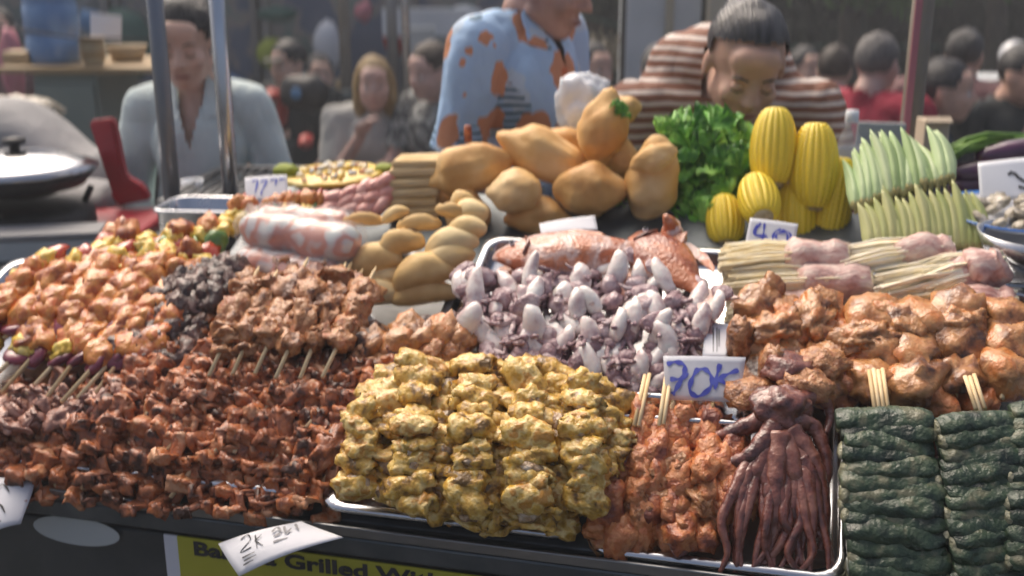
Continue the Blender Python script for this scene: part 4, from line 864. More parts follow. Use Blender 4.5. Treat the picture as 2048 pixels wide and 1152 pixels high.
def curl(seed, mat='curry'):
    """curled glossy skin: a thick cup-like rolled sheet"""
    r = random.Random(seed); L = r.uniform(.026, .038); rad = r.uniform(.013, .019); arc = r.uniform(3.6, 5.4); th = .0036; nx, ny = 12, 18
    off = Vector((seed*1.9, seed*.7, 3)); P = []
    for i in range(nx+1):
        for j in range(ny+1):
            t = i/nx*2-1; a = (j/ny-.5)*arc; rr = rad*(1-.35*t*t+.25*noise.noise(Vector((t*1.5, a, 0))+off)+.06*a)
            q = Vector((t*L, rr*cos(a), rr*sin(a)))+noise.noise_vector(Vector((t*2.5, a*1.3, 5))+off)*.006+noise.noise_vector(Vector((t*6, a*3, 5))+off)*.0025
            P.append(q)
    g = lambda i, j: i*(ny+1)+j; Nn = []
    for i in range(nx+1):
        for j in range(ny+1):
            n = (P[g(min(i+1, nx), j)]-P[g(max(i-1, 0), j)]).cross(P[g(i, min(j+1, ny))]-P[g(i, max(j-1, 0))]); Nn.append(n.normalized() if n.length > 1e-9 else Vector((0, 0, 1)))
    vs_ = [P[k]-Nn[k]*th for k in range(len(P))]+[P[k]+Nn[k]*th for k in range(len(P))]; K = len(P); fs = []
    for i in range(nx):
        for j in range(ny): fs.append((g(i,j), g(i,j+1), g(i+1,j+1), g(i+1,j))); fs.append((g(i+1,j)+K, g(i+1,j+1)+K, g(i,j+1)+K, g(i,j)+K))
    for i in range(nx): fs.append((g(i,0), g(i+1,0), g(i+1,0)+K, g(i,0)+K)); fs.append((g(i+1,ny), g(i,ny), g(i,ny)+K, g(i+1,ny)+K))
    for j in range(ny): fs.append((g(0,j+1), g(0,j), g(0,j)+K, g(0,j+1)+K)); fs.append((g(nx,j), g(nx,j+1), g(nx,j+1)+K, g(nx,j)+K))
    bm = bmesh.new(); vv = [bm.verts.new(v) for v in vs_]
    for f in fs: bm.faces.new([vv[k] for k in f])
    return bm_mesh('curry_piece', bm, mat)
CURL = [curl(i) for i in range(9)]+[lump('curry_piece', i+110, .030, .022, .018, 'curry', .45, 1.5, 3, ridge=.25, dent=((.2, -.5, .8), .5, .35)) for i in range(7)]
CURLIN = [lump('inner_flesh', i+130, .016, .011, .008, 'curry_in', .5, 2.2, 2, ridge=.4) for i in range(3)]

def mixpick(lst, n): return [rnd.choice(lst) for _ in range(n)]
def row(n, a, b, dirpx, l0, l1, name, label, group, pieces, t0=.1, t1=.98, jit=.25, jp=8, zr=0, cat='skewer', sc=1.0, rw=None):
    """n skewers whose handle ends run from pixel a to pixel b; dirpx = pixel step to the tip; l0,l1 lifts"""
    out = []
    for i in range(n):
        t = i/max(1, n-1); x = a[0]+(b[0]-a[0])*t+R(-jp, jp); y = a[1]+(b[1]-a[1])*t+R(-jp, jp)*.6
        dx, dy = dirpx[0]*R(.88, 1.12), dirpx[1]*R(.92, 1.08)
        q0 = dk(x, y, l0+R(-.006, .006)); q1 = dk(x+dx, y+dy, l1+R(-.006, .008))
        out.append(skewer(name, f'{label}, {nth(i)} from left{(" in the "+rw) if rw else ""}', group, q0, q1, pieces(), t0, t1, jit, scale=sc))
    return out
# front left heap
GP = 'pork strip skewers heaped in the front left tray'; LP_ = 'skewer of crumpled brown pork'
pk = lambda n: (lambda: [(rnd.choice(('meat_strip',)), m) if 0 else m for m in mixpick(PORK[:12]*3+PORK[12:]+PALE[:1], n)])
row(17, (-80, 912), (640, 978), (105, -140), .034, .062, 'pork_skewer', LP_, GP, pk(3), t0=.02, jit=.14, sc=1.1, rw='second row up')
row(17, (-70, 962), (660, 1012), (95, -128), .020, .044, 'pork_skewer', LP_, GP, pk(3), t0=.02, jit=.14, sc=1.05, rw='lowest row')
row(12, (165, 885), (650, 920), (120, -140), .058, .082, 'pork_skewer', LP_, GP, pk(3), t0=.02, jit=.14, sc=1.1, rw='middle row')
row(10, (190, 828), (660, 855), (115, -125), .075, .092, 'pork_skewer', LP_, GP, pk(3), t0=.03, jit=.14, sc=1.1, rw='second row down')
row(8, (330, 790), (670, 800), (80, -72), .080, .088, 'pork_skewer', LP_, GP, pk(3), t0=.05, jit=.4, rw='top row')
row(5, (-60, 855), (150, 855), (85, -65), .065, .068, 'pork_skewer', 'pale pork skewer at the left edge of the front heap', 'pale pork skewers at the far left', lambda: mixpick(PALE, 5), t0=.05, jit=.35)
# glazed chicken skewers with vegetables, behind
def cp(hand, tip, n): return lambda: [('onion_piece', rnd.choice(ONION)), ('pineapple_piece', rnd.choice(PINE))][:hand]+mixpick(CHICK, n)+[rnd.choice([('pineapple_piece', PINE[0]), ('pineapple_piece', PINE[2])]), ('red_pepper_piece', rnd.choice(RPEP)), ('green_pepper_piece', rnd.choice(GPEP)), ('pineapple_piece', PINE[1])][:tip]
GC = 'glazed chicken and pepper skewers on the left'
LC = 'glazed orange chicken skewer'
row(5, (-150, 772), (60, 784), (215, -235), .080, .080, 'chicken_skewer', LC, GC, cp(2, 4, 5), t0=.25, jit=.5, jp=8, sc=1.3, rw='set with onion ends')
row(5, (90, 800), (215, 800), (225, -265), .085, .085, 'chicken_skewer', LC, GC, cp(1, 3, 6), t0=.24, jit=.5, jp=8, sc=1.3, rw='set beside the liver')
row(6, (-50, 680), (210, 680), (160, -190), .095, .105, 'chicken_skewer', LC, GC, cp(1, 2, 5), t0=.06, jit=.5, jp=10, sc=1.35, rw='uppermost layer of the glazed heap')
row(7, (150, 590), (375, 560), (85, -120), .09, .10, 'chicken_skewer', 'short chicken, pineapple and green pepper skewer at the back', 'short pepper and chicken skewers at the back left', lambda: [CHICK[1], ('pineapple_piece', PINE[0]), rnd.choice([CHICK[2], ('red_pepper_piece', RPEP[0])]), ('green_pepper_piece', rnd.choice(GPEP)), ('pineapple_piece', rnd.choice(PINE)), rnd.choice([CHICK[4], ('pineapple_piece', PINE[1])])], t0=.1, jit=.9, jp=14, sc=1.25)
# dark liver skewers
GD = 'dark liver skewers beside the glazed chicken'; LD = 'skewer of dark brown liver'
row(5, (240, 790), (330, 775), (160, -235), .07, .065, 'liver_skewer', LD, GD, lambda: mixpick(DARK, 9), t0=.2, jit=.5, jp=6, sc=1.2, rw='front row with bare handles')
row(6, (215, 725), (365, 700), (120, -180), .075, .09, 'liver_skewer', LD, GD, lambda: mixpick(DARK, 7), t0=.05, jit=.5, jp=8, sc=1.25, rw='middle of the liver heap')
row(4, (320, 640), (420, 620), (70, -90), .095, .10, 'liver_skewer', LD, GD, lambda: mixpick(DARK, 4), t0=.05, jit=.5, jp=8, sc=1.25, rw='back of the liver heap')
# orange-brown skewers with bare tips and handles
GO = 'orange brown meat skewers in the middle left'; LO = 'orange brown meat skewer right of the liver'
row(6, (425, 752), (640, 752), (100, -225), .115, .125, 'meat_skewer', LO, GO, lambda: mixpick(ORNG, 6), t0=.26, t1=.80, jit=.4, jp=8, sc=1.2, rw='upper layer')
row(6, (385, 700), (600, 730), (90, -170), .07, .085, 'meat_skewer', LO, GO, lambda: mixpick(ORNG, 6), t0=.15, t1=.95, jit=.4, jp=8, sc=1.2, rw='lower layer')
row(3, (570, 690), (650, 700), (90, -175), .085, .10, 'meat_skewer', 'pale skewer leaning on the small white plate', 'pale skewers by the curved plate', lambda: mixpick(PALE+ORNG[:2], 6), t0=.12, t1=.8, jit=.4, jp=6, sc=1.1)
pl = tag(link('plate', lathe('plate', [(0, .002), (.055, .002), (.085, .016), (.088, .018), (.086, .014), (.055, -.003), (0, -.003)], 'plate', 40), None, Matrix.Translation(dk(690, 668, .055)) @ DK4 @ Matrix.Rotation(.15, 4, 'Y') @ Matrix.Scale(.62, 4)), 'small white plate with a curved rim between two skewer heaps', 'plate')
for k, (px, py) in enumerate([(665, 660), (690, 690), (720, 680), (735, 700), (700, 655)]):
    pts = [(.022*cos(a), .022*sin(a), 0) for a in [i*.42 for i in range(9)]]
    me = tube('prawn', pts, [.006, .009, .0105, .011, .010, .009, .007, .005, .003], 'orange_meat', 10)
    pr = thing('prawn', 'curled peeled orange prawn on the small white plate', 'prawn', Matrix.Translation(dk(px, py, .075)) @ DK4 @ Matrix.Rotation(R(0, 6), 4, 'Z'), 'prawns on the small white plate')
    link('body', me, pr); link('tail', lump('tail', k, .004, .009, .002, 'red_orange', .2, 1, 1), pr, Matrix.Translation((.022*cos(3.5), .022*sin(3.5)-.006, 0)))
# small middle group: dark caps and orange pieces
CAPS = [lump('mushroom_piece', i+150, .020, .018, .012, 'dark_meat', .3, 1.5, 2) for i in range(3)]
row(6, (700, 775), (875, 760), (65, -120), .075, .095, 'mushroom_skewer', 'small dark mushroom and orange meat skewer behind the curry heap', 'mushroom and meat skewers behind the curry heap', lambda: [rnd.choice(ORNG), rnd.choice(ORNG), rnd.choice(BRWN[:3]), ('mushroom_piece', rnd.choice(CAPS))], t0=.32, t1=.98, jit=.4, jp=8)

# ------------------------------------------------------------------ heaps of loose pieces: lattice in the picture, real places on the heap
def sdist(x, y, poly):
    ins = False; dm = 1e9; n = len(poly)
    for i in range(n):
        x1, y1 = poly[i]; x2, y2 = poly[(i+1) % n]
        if (y1 > y) != (y2 > y) and x < (x2-x1)*(y-y1)/(y2-y1)+x1: ins = not ins
        dx, dy = x2-x1, y2-y1; t = max(0, min(1, ((x-x1)*dx+(y-y1)*dy)/(dx*dx+dy*dy))); dm = min(dm, math.hypot(x-x1-t*dx, y-y1-t*dy))
    return dm if ins else -dm
def heap_points(poly, step, jitter=.35, vstep=None, idx=False):
    xs = [p[0] for p in poly]; ys = [p[1] for p in poly]; out = []; vstep = vstep or step
    y = min(ys); k = 0
    while y <= max(ys):
        x = min(xs)+(k % 2)*step/2; q = 0
        while x <= max(xs):
            px, py = x+R(-1, 1)*jitter*step, y+R(-1, 1)*jitter*vstep
            if sdist(px, py, poly) > 0: out.append((px, py, k, q) if idx else (px, py)); q += 1
            x += step
        y += vstep; k += 1
    return out
CP = [(790,735),(960,715),(1080,740),(1175,765),(1235,800),(1240,880),(1215,950),(1185,1015),(1150,1058),(1000,1052),(850,1028),(760,1000),(690,975),(680,940),(700,880),(725,810)]
def curry_lift(px, py):
    bot = 1072-abs(px-960)*.10; t = max(0, min(1, (bot-py)/200)); s = max(0, min(1, (px-665)/60)); e = max(0, min(1, (1260-px)/60))
    return .022+.105*sqrt(t)*min(1, .45+.55*s)*min(1, .45+.55*e)
for layer, dl in enumerate((0, -.026)):
    for c in range(10):
        rk = 0; y = 700
        while y < 1110:
            px = 715+c*57+(y-900)*(.02*c-.10)+R(-6, 6)+(28 if layer else 0); py = y+R(-7, 7)+(14 if c % 2 else 0); y += 33 if layer == 0 else 42
            if sdist(px, py, CP) < 2: continue
            e = thing('curry_piece', f'folded yellow curry piece, {nth(rk)} down the {nth(c)} column of the heap' if layer == 0 else 'yellow curry piece mostly buried under the top layer of the heap', 'fried snack',
                      Matrix.Translation(dk(px, py, max(.012, curry_lift(px, py)+dl+.010*cos(c*pi)))) @ DK4 @ Euler((R(-.5, 1.0), R(-.35, .35), R(-.5, .5)+(pi if rnd.random() < .5 else 0))).to_matrix().to_4x4() @ Matrix.Scale(R(.85, 1.12), 4), 'yellow curry pieces heaped at front centre')
            link('skin', rnd.choice(CURL), e); rk += 1
            if layer == 0 and rnd.random() < .4: link('inner_flesh', rnd.choice(CURLIN), e, TRS((0, R(-.004, .004), .004), (R(0, 6), 0, R(0, 6)), R(.9, 1.3)))
# ------------------------------------------------------------------ squid
def mantle(seed, L=.058, r=.016):
    me = lathe('mantle', [(0, 0), (r*.55, .001), (r*.85, L*.12), (r, L*.35), (r*.98, L*.55), (r*.78, L*.78), (r*.42, L*.94), (0, L)], 'squid', 16)
    for v in me.vertices:
        n = noise.noise_vector(v.co*55+Vector((seed*5, 0, 0))); v.co += n*.0035; v.co.x += .005*sin(v.co.z*45+seed); v.co.y *= .75
    return me
MANT = [mantle(i, .044+.004*(i % 4), .0115+.0012*(i % 3)) for i in range(8)]
def tentacles(seed):
    bm = bmesh.new(); r = random.Random(seed)
    for k in range(8):
        a = k*pi/4+r.uniform(-.2, .2); pts = []; x, y, z = .006*cos(a), .006*sin(a), .002; dx = r.uniform(.3, 1)
        for i in range(7):
            pts.append((x, y, z)); s = .0058; x += s*cos(a+i*r.uniform(-.3, .5))*dx; y += s*sin(a+i*r.uniform(-.3, .5))*dx; z -= s*(.9-.15*i)
        tube_bm(bm, pts, [.0042, .004, .0036, .0032, .0028, .0022, .0012], 6)
    return bm_mesh('tentacles', bm, 'squid_purple')
TENT = [tentacles(i) for i in range(5)]; SHEAD = [lump('head', i+160, .012, .011, .010, 'squid_purple', .3, 1.8, 2) for i in range(3)]
SFIN = [lump('fin', i+170, .020, .0035, .013, 'squid_purple', .2, 1.5, 2) for i in range(2)]
SP = [(975,545),(1080,525),(1180,530),(1330,545),(1415,590),(1425,700),(1330,735),(1300,790),(1225,800),(1180,760),(1080,735),(960,712),(905,690),(905,640),(930,585)]
def squid(px, py, lift, sc, lean, lb):
    m = Matrix.Translation(dk(px, py, lift)) @ DK4 @ Euler((radians(-62)+lean, R(-.35, .35), R(-.7, .7))).to_matrix().to_4x4() @ Matrix.Scale(sc, 4)
    e = thing('squid', lb, 'squid', m, 'small squid skewered in the centre tray')
    link('mantle', rnd.choice(MANT), e); link('head', rnd.choice(SHEAD), e, Matrix.Translation((0, 0, -.006))); link('tentacles', rnd.choice(TENT), e, Matrix.Translation((0, 0, -.012)))
    if rnd.random() < .5: link('fin', rnd.choice(SFIN), e, Matrix.Translation((0, .006, .046)))
for px, py, rk, ck in heap_points(SP, 42, .33, 46, True):
    t = max(0, min(1, (800-py)/180)); squid(px, py+12, .045+.05*t, R(1.0, 1.4), R(-.45, .45), f'small pale squid, {nth(ck)} from left, {nth(rk)} row down the centre tray')
for px, py in heap_points(SP, 56, .3, 48): # tangled tentacles between the bodies
    t = max(0, min(1, (800-py)/180))
    m = Matrix.Translation(dk(px, py, .042+.050*t)) @ DK4 @ Euler((R(-.8, .8), R(-.8, .8), R(0, 6))).to_matrix().to_4x4() @ Matrix.Scale(1.15, 4)
    e = thing('squid', 'purple squid mostly buried between paler ones in the centre tray', 'squid', m, 'buried purple squid in the centre tray')
    link('tentacles', rnd.choice(TENT), e); link('head', rnd.choice(SHEAD), e, Matrix.Translation((0, 0, .008))@Matrix.Scale(1.3, 4))
row(5, (905, 745), (1130, 770), (35, -75), .07, .08, 'squid_skewer', 'purple squid skewer with bare handle behind the curry heap', 'squid skewers with bare handles', lambda: [('squid_piece', SHEAD[0]), ('squid_piece', SHEAD[1]), ('squid_piece', SHEAD[2])], t0=.45, jit=.4, jp=6, sc=1.3)

# ------------------------------------------------------------------ orange grilled fish
def fish(label, px0, py0, px1, py1, lift, hgt, seed, twist=0):
    a, b = dk(px0, py0, lift), dk(px1, py1, lift+.01); L = (b-a).length
    e = thing('grilled_fish', label, 'fish', frame(a, b-a, N))
    secs = [(0, .10), (.04, .32), (.12, .62), (.25, .92), (.4, 1), (.55, .9), (.7, .62), (.82, .36), (.92, .22), (1.0, .20)]
    vs_, fs = [], []; seg = 24; off = Vector((seed*3, 0, 0))
    for t, k in [(lambda q: q)(s) for s in secs]:
        for j in range(seg):
            an = 2*pi*j/seg; d = Vector((t*L, hgt*.5*k*cos(an), hgt*.30*k*sin(an)*(1 if sin(an) > 0 else .7))); d += noise.noise_vector(d*45+off)*.006; vs_.append(d)
    n = len(secs)
    for i in range(n-1):
        for j in range(seg): fs.append((i*seg+j, i*seg+(j+1) % seg, (i+1)*seg+(j+1) % seg, (i+1)*seg+j))
    fs.append(tuple(range(seg))[::-1]); fs.append(tuple(range((n-1)*seg, n*seg)))
    bm = bmesh.new(); vv = [bm.verts.new(v) for v in vs_]
    for f in fs: bm.faces.new([vv[k] for k in f])
    me = bm_mesh('body', bm, 'fish'); o = link('body', me, e); sub = o.modifiers.new('s', 'SUBSURF'); sub.levels = sub.render_levels = 2
    link('tail_fin', flat_poly('tail_fin', [(0, 0, -.012), (.025, 0, -.03), (.045, 0, -.038), (.032, 0, 0), (.045, 0, .038), (.025, 0, .03), (0, 0, .012)], .004, 'fish', .001), e, Matrix.Translation((L*.98, 0, 0)) @ Matrix.Rotation(pi/2, 4, 'X'))
    link('dorsal_fin', flat_poly('dorsal_fin', [(0, 0, 0), (.02, 0, .018), (.06, 0, .022), (.10, 0, .010), (.11, 0, 0)], .003, 'fish', .001), e, Matrix.Translation((L*.28, hgt*.44, 0)) @ Matrix.Rotation(-pi/2, 4, 'X'))
    ey = link('eye', lump('eye', 1, .005, .005, .004, 'paper', .02, 1, 2), e, Matrix.Translation((L*.12, hgt*.10, hgt*.19)))
    link('pupil', lump('pupil', 1, .0035, .0035, .003, 'black', 0, 1, 2), ey, Matrix.Translation((0, 0, .003)))
    link('gill', tube('gill', [(L*.20, hgt*.22, hgt*.21), (L*.225, 0, hgt*.285), (L*.20, -hgt*.22, hgt*.21)], .003, 'octo', 6), e)
fish('large salted orange fish lying across the back of the squid tray', 985, 515, 1330, 496, .10, .105, 1)
fish('salted orange fish curving down along the right side of the squid tray', 1265, 470, 1410, 590, .095, .105, 2)
fish('small reddish fish at the left end of the squid tray', 945, 575, 1080, 545, .06, .05, 3)
fish('orange fish half under the squid in the middle', 1180, 590, 1350, 560, .075, .08, 4)
e = thing('shrimp_head', 'upright reddish brown fish head poking up before the breads', 'fish', Matrix.Translation(dk(1345, 480, .09)) @ DK4)
bpy.context.view_layer.update()
e.name = 'fish_head'
link('head', lump('head', 5, .024, .024, .036, 'fish', .3, 1.6, 3, ridge=.2), e); link('snout', tube('snout', [(0, 0, .02), (-.006, 0, .04), (-.012, -.004, .052)], [.016, .011, .005], 'fish', 10), e)
link('eye', lump('eye', 1, .005, .005, .005, 'black', .02, 1, 2), e, Matrix.Translation((.004, -.022, .012)))

# ------------------------------------------------------------------ breads
def bun_mesh(seed, rx, ry, rz, mat='bun', flat=True, sub=4):
    bm = ico(sub); off = Vector((seed*7.1, 2, seed))
    for v in bm.verts:
        d = v.co.normalized(); k = 1+.20*noise.noise(d*1.3+off)+.045*noise.noise(d*4+off)-.07*exp(-((d.z-.25)/.07)**2)*(.5+.5*noise.noise(d*2+off*2))
        z = d.z*(1 if d.z > 0 else .85); ax = d.x if rx >= rz else d.z; tip = .22*max(0, abs(ax)-.75)*4*abs(ax)**8
        q_ = Vector((d.x*rx*k, d.y*ry*k, z*rz*k)); q_ *= .93+tip; v.co = q_
    return bm_mesh('crust', bm, mat)
def bread(px, py, d, wpx, hpx, label, rot=0, seed=1, depth=None, mat='bun'):
    s = d/F; rx, rz = wpx*s/2*1.1, hpx*s/2*1.08
    e = thing('bread_bun', label, 'bread', Matrix.Translation(at(px, py, d)) @ Matrix.Rotation(-radians(rot), 4, 'Y'), 'big golden breads at the back of the stall')
    link('crust', bun_mesh(seed, rx, depth or min(rx, rz)*.95, rz, mat), e); return e, rx, rz
bread(937, 342, 2.12, 146, 112, 'round golden bun resting on the cracker stack', 18, 1)
bread(1092, 318, 2.13, 170, 108, 'largest golden bun, in the middle of the bread row', -28, 2)
bread(1030, 385, 2.06, 92, 92, 'small round bun tucked below the largest bun', 0, 3)
e, rx, rz = bread(1205, 264, 2.12, 100, 134, 'topmost split bun with green lettuce in its opening', -10, 4)
bread(1242, 222, 2.17, 66, 62, 'torn upper half of the topmost split bun', 10, 5)
bread(1182, 384, 2.08, 116, 118, 'round bun under the topmost split bun', 0, 6)
bread(1302, 365, 2.07, 104, 162, 'tall lumpy bun next to the lettuce', -8, 7)
bread(1308, 318, 2.02, 78, 62, 'knobbly upper lobe of the tall bun beside the lettuce', 20, 11)
bread(1080, 440, 2.09, 110, 90, 'shaded bun at the bottom of the bread pile', 0, 8)
bread(935, 440, 2.11, 90, 110, 'upright bun shaded behind the oblong rolls', 0, 9)
bread(1215, 455, 2.12, 90, 70, 'bun half hidden behind the orange fish', 0, 10)
bread(870, 405, 2.2, 80, 70, 'low bun hidden behind the toast slabs', 0, 13)
bread(1240, 330, 2.17, 80, 90, 'bun wedged behind the tall lumpy one', 0, 14)
bread(1125, 300, 2.25, 120, 90, 'bun behind the largest one', -15, 15)
bread(1000, 450, 2.2, 90, 90, 'bun deep in the gap of the bread pile', 0, 12)
LEAFV = []
def frill(seed, W=.05, L=.06, nx=14, ny=8):
    r = random.Random(seed); vs_, fs = [], []; off = Vector((seed*2.2, seed, 0))
    for i in range(nx+1):
        for j in range(ny+1):
            a = (i/nx-.5)*2.4; rad = j/ny; e_ = rad**2
            rr = L*rad*(1+.15*noise.noise(Vector((a*3, 0, 0))+off)); z = .020*e_*sin(a*15+seed)+.012*e_*noise.noise(Vector((a*6, rad*3, 1))+off)*2+.03*rad*(1-rad)
            vs_.append((rr*sin(a)*W/L, rr*cos(a)*.9, z))
    for i in range(nx):
        for j in range(ny): k = i*(ny+1)+j; fs.append((k, k+ny+1, k+ny+2, k+1))
    me = mesh_of('leaf', vs_, fs, 'lettuce'); return me
LEAFV = [frill(i) for i in range(6)]
lt = thing('lettuce_bunch', 'bushy bunch of frilly green lettuce between bread and corn', 'lettuce', Matrix.Translation(at(1410, 400, 2.1)))
ilt = Matrix.Translation(-at(1410, 400, 2.1))
link('heart', lump('heart', 2, .055, .05, .13, 'lettuce', .3, 2, 3), lt, Matrix.Translation(at(1408, 360, 2.16)-at(1410, 400, 2.1)))
LPOLY = [(1322,250),(1345,225),(1400,228),(1440,218),(1475,240),(1512,272),(1512,310),(1490,370),(1450,410),(1420,480),(1370,478),(1345,430),(1350,370),(1330,310)]
for k in range(2):
    for px, py in heap_points(LPOLY, 27, .4, 25):
        p = at(px, py, 2.07+R(-.03, .05)+.0004*abs(px-1410)+k*.025)-at(1410, 400, 2.1)
        q = Euler((radians(R(10, 95)), R(-.9, .9), R(-1.3, 1.3))).to_matrix().to_4x4()
        link('leaf', rnd.choice(LEAFV), lt, Matrix.Translation(p) @ q @ Matrix.Translation((0, -.03, 0)) @ Matrix.Scale(R(.55, .95), 4))
lt2 = thing('lettuce_leaf', 'lettuce leaves stuffed in the topmost split bun', 'lettuce', Matrix.Translation(at(1240, 232, 2.08)))
for k in range(5): link('leaf', rnd.choice(LEAFV), lt2, TRS((R(-.012, .012), R(-.01, .01), R(-.015, .015)), (R(.3, 1.6), R(-.6, .6), R(-.8, .8)), .42))
lt3 = thing('lettuce_leaf', 'shaded lettuce leaves under the breads behind the fish', 'lettuce', Matrix.Translation(at(1255, 430, 2.14)))
for k in range(14): link('leaf', rnd.choice(LEAFV), lt3, TRS((R(-.05, .06), R(-.02, .02), R(-.04, .05)), (R(.3, 1.6), R(-.6, .6), R(-.8, .8)), .6))

# crackers
cw = at(882, 330, 2.16)-at(785, 330, 2.16)
for i, (py, c) in enumerate([(418, 0), (398, 1), (379, 2), (359, 3), (338, 4), (322, 5)]):
    e = tag(link('cracker', box('cracker', .10*R(.95, 1.05), .09, .017, 'cracker', .005), None, Matrix.Translation(at(832+R(-4, 4)+(i-3)*2, py, 2.16)) @ Matrix.Rotation(R(-.06, .06)-.06, 4, 'Z') @ Matrix.Rotation(-.05, 4, 'Y')),
      ['lowest pale brown toast slab of the stack left of the round bun', 'second toast slab from the bottom of its stack', 'third toast slab from the bottom of its stack', 'third toast slab from the top of its stack', 'second toast slab from the top of its stack', 'topmost pale toast slab left of the round bun'][i], 'toast', 'toast slabs stacked left of the round bun')
# sausages
SAUS = [tube('sausage', [(-.028, 0, 0), (-.024, 0, .001), (-.012, 0, .003), (0, 0, .004), (.012, 0, .003), (.024, 0, .001), (.028, 0, 0)], [.004, .010, .0125, .013, .0125, .010, .004], 'sausage', 14),
        tube('sausage', [(-.024, .002, 0), (-.020, .001, .001), (-.01, 0, .002), (0, -.001, .002), (.01, 0, .002), (.020, .001, 0), (.024, .002, 0)], [.005, .011, .014, .0145, .0135, .011, .004], 'sausage', 14)]
for k, (px, py) in enumerate([(640,405),(668,398),(700,390),(730,378),(757,372),(660,420),(690,412),(722,402),(752,396),(775,385),(700,425),(735,420),(765,412),(645,425),(620,418),(770,365)]):
    o = tag(link('sausage', SAUS[k % 2], None, Matrix.Translation(at(px, py, 2.13+.002*(k % 5)-.0003*(py-360))) @ Euler((R(-.3, .3), R(-.7, -.1), R(.2, 1.0))).to_matrix().to_4x4()), 'short plump pink sausage in the pile beside the toast slabs', 'sausage', 'pink sausages beside the toast slabs')
# pancake tray
p = at(665, 352, 2.24)
pt = thing('pancake', 'oval yellow pancake with pale toppings beside the sausages', 'pancake', Matrix.Translation(p) @ Matrix.Rotation(.10, 4, 'X') @ Matrix.Rotation(-.06, 4, 'Y'))
me = lathe('base', [(0, -.004), (.10, -.004), (.108, .002), (.10, .008), (0, .006)], 'pineapple', 40)
for v in me.vertices: v.co.y *= .75; v.co += noise.noise_vector(v.co*60)*.003
link('base', me, pt)
for k in range(46):
    a, r_ = R(0, 6.28), sqrt(R(0, .9))*.095
    m_ = rnd.choice(['enoki', 'enoki', 'paper', 'pineapple', 'red_orange', 'bun_pale'])
    link('topping', lump('topping', k, R(.006, .014), R(.005, .011), .005, m_, .3, 1.5, 1), pt, TRS((r_*cos(a), r_*sin(a)*.75, .010), (0, 0, R(0, 6)), 1))
for px, py, s, lb in ((572, 342, .020, 'bright yellow knob of dough left of the pancake'), (770, 338, .016, 'bright yellow strip right of the pancake')):
    tag(link('dough_knob', lump('dough_knob', 3, s*1.3, s, s*.8, 'lime', .2, 1.5, 3), None, Matrix.Translation(at(px, py, 2.24))), lb, 'dough')
    bpy.data.objects['dough_knob'].name = 'yellow_dough'
# mixed veg skewers (yellow/pink/green) behind the wrapped rolls
row(8, (455, 455), (610, 440), (38, -58), .085, .10, 'vegetable_skewer', 'pink and yellow vegetable skewer behind the wrapped rolls', 'colourful vegetable skewers in the back left', lambda: [rnd.choice([('sausage_piece', SAUS[1]), ('pineapple_piece', PINE[0])]), ('pineapple_piece', rnd.choice(PINE)), ('green_pepper_piece', rnd.choice(GPEP)), ('sausage_piece', CHICK[3]), ('red_pepper_piece', RPEP[0])], t0=.02, jit=.5, jp=7, sc=.8)

# wrapped rolls
def wrapped(label, a, b, r, seed):
    L = (b-a).length; e = thing('wrapped_roll', label, 'rice roll', frame(a, b-a, N))
    me = tube('roll', [(t*L/14, .004*sin(t+seed), 0) for t in range(15)], [r*(.55 if t in (0, 14) else .93 if t in (1, 13) else 1)*(.95) for t in range(15)], 'rice_paper', 24)
    for v in me.vertices: v.co += noise.noise_vector(v.co*28+Vector((seed, 0, 0)))*.006
    link('roll', me, e)
    me = tube('film', [(t*(L+.03)/24-.015, .004*sin(t*.6+seed), 0) for t in range(25)], [r*(.25 if t in (0, 24) else .7 if t in (1, 23) else 1.10) for t in range(25)], 'film', 32)
    for v in me.vertices: v.co += noise.noise_vector(v.co*60+Vector((seed, 3, 0)))*.007
    link('film', me, e)
wrapped('upper clear-film wrapped roll with pink filling, on top of another', dk(488, 452, .115), dk(712, 492, .115), .036, 1)
wrapped('lower clear-film wrapped roll with pink filling, beneath another', dk(478, 520, .075), dk(668, 560, .075), .033, 2)
wrapped('rear clear-film wrapped roll mostly hidden behind the upper one', dk(520, 432, .09), dk(700, 452, .09), .026, 3)

# oblong rolls
def oblong(px, py, wpx, hpx, rot, lift, label, seed, split=False):
    p = dk(px, py, lift); d = (p-CAM).dot(ray(1024, 576).normalized()); s = d/F
    e = thing('oblong_roll', label, 'bread roll', Matrix.Translation(p) @ Matrix.Rotation(-radians(rot), 4, 'Y') @ Matrix.Rotation(-.25, 4, 'X'), 'small golden oblong rolls')
    rx, rz = wpx*s/2*1.0, hpx*s/2*1.08
    bm = ico(4)
    for v in bm.verts:
        dd = v.co.normalized(); k = 1+.07*noise.noise(dd*1.5+Vector((seed*3, 0, 0)))
        x = dd.x*rx*k; v.co = Vector((x, dd.y*rz*1.0*k, dd.z*rz*k+.45*rz*(1-(x/rx)**2)-.2*rz))
        if split and dd.z > .55: v.co.z -= rz*.30*(1-abs(dd.y)*1.2) if abs(dd.y) < .5 else 0
    link('crust', bm_mesh('crust', bm, 'roll'), e)
    if split: link('filling', lump('filling', seed, rx*.7, rz*.5, rz*.25, 'filling', .4, 2.5, 2), e, Matrix.Translation((0, 0, rz*.62)))
OB = [(752,590,110,50,4,.045),(848,590,140,46,8,.045),(846,548,132,66,16,.075),(752,527,112,66,18,.075),(893,522,120,56,22,.085),(900,492,116,58,20,.10),(930,466,92,52,24,.11),(945,432,70,58,40,.115),(800,488,104,54,12,.10,1),(838,448,92,36,4,.115,1),(728,440,86,28,0,.11,1),(790,430,60,26,25,.12),(905,425,70,34,-20,.13,1),(770,560,100,44,10,.055),(925,405,50,40,30,.12)]
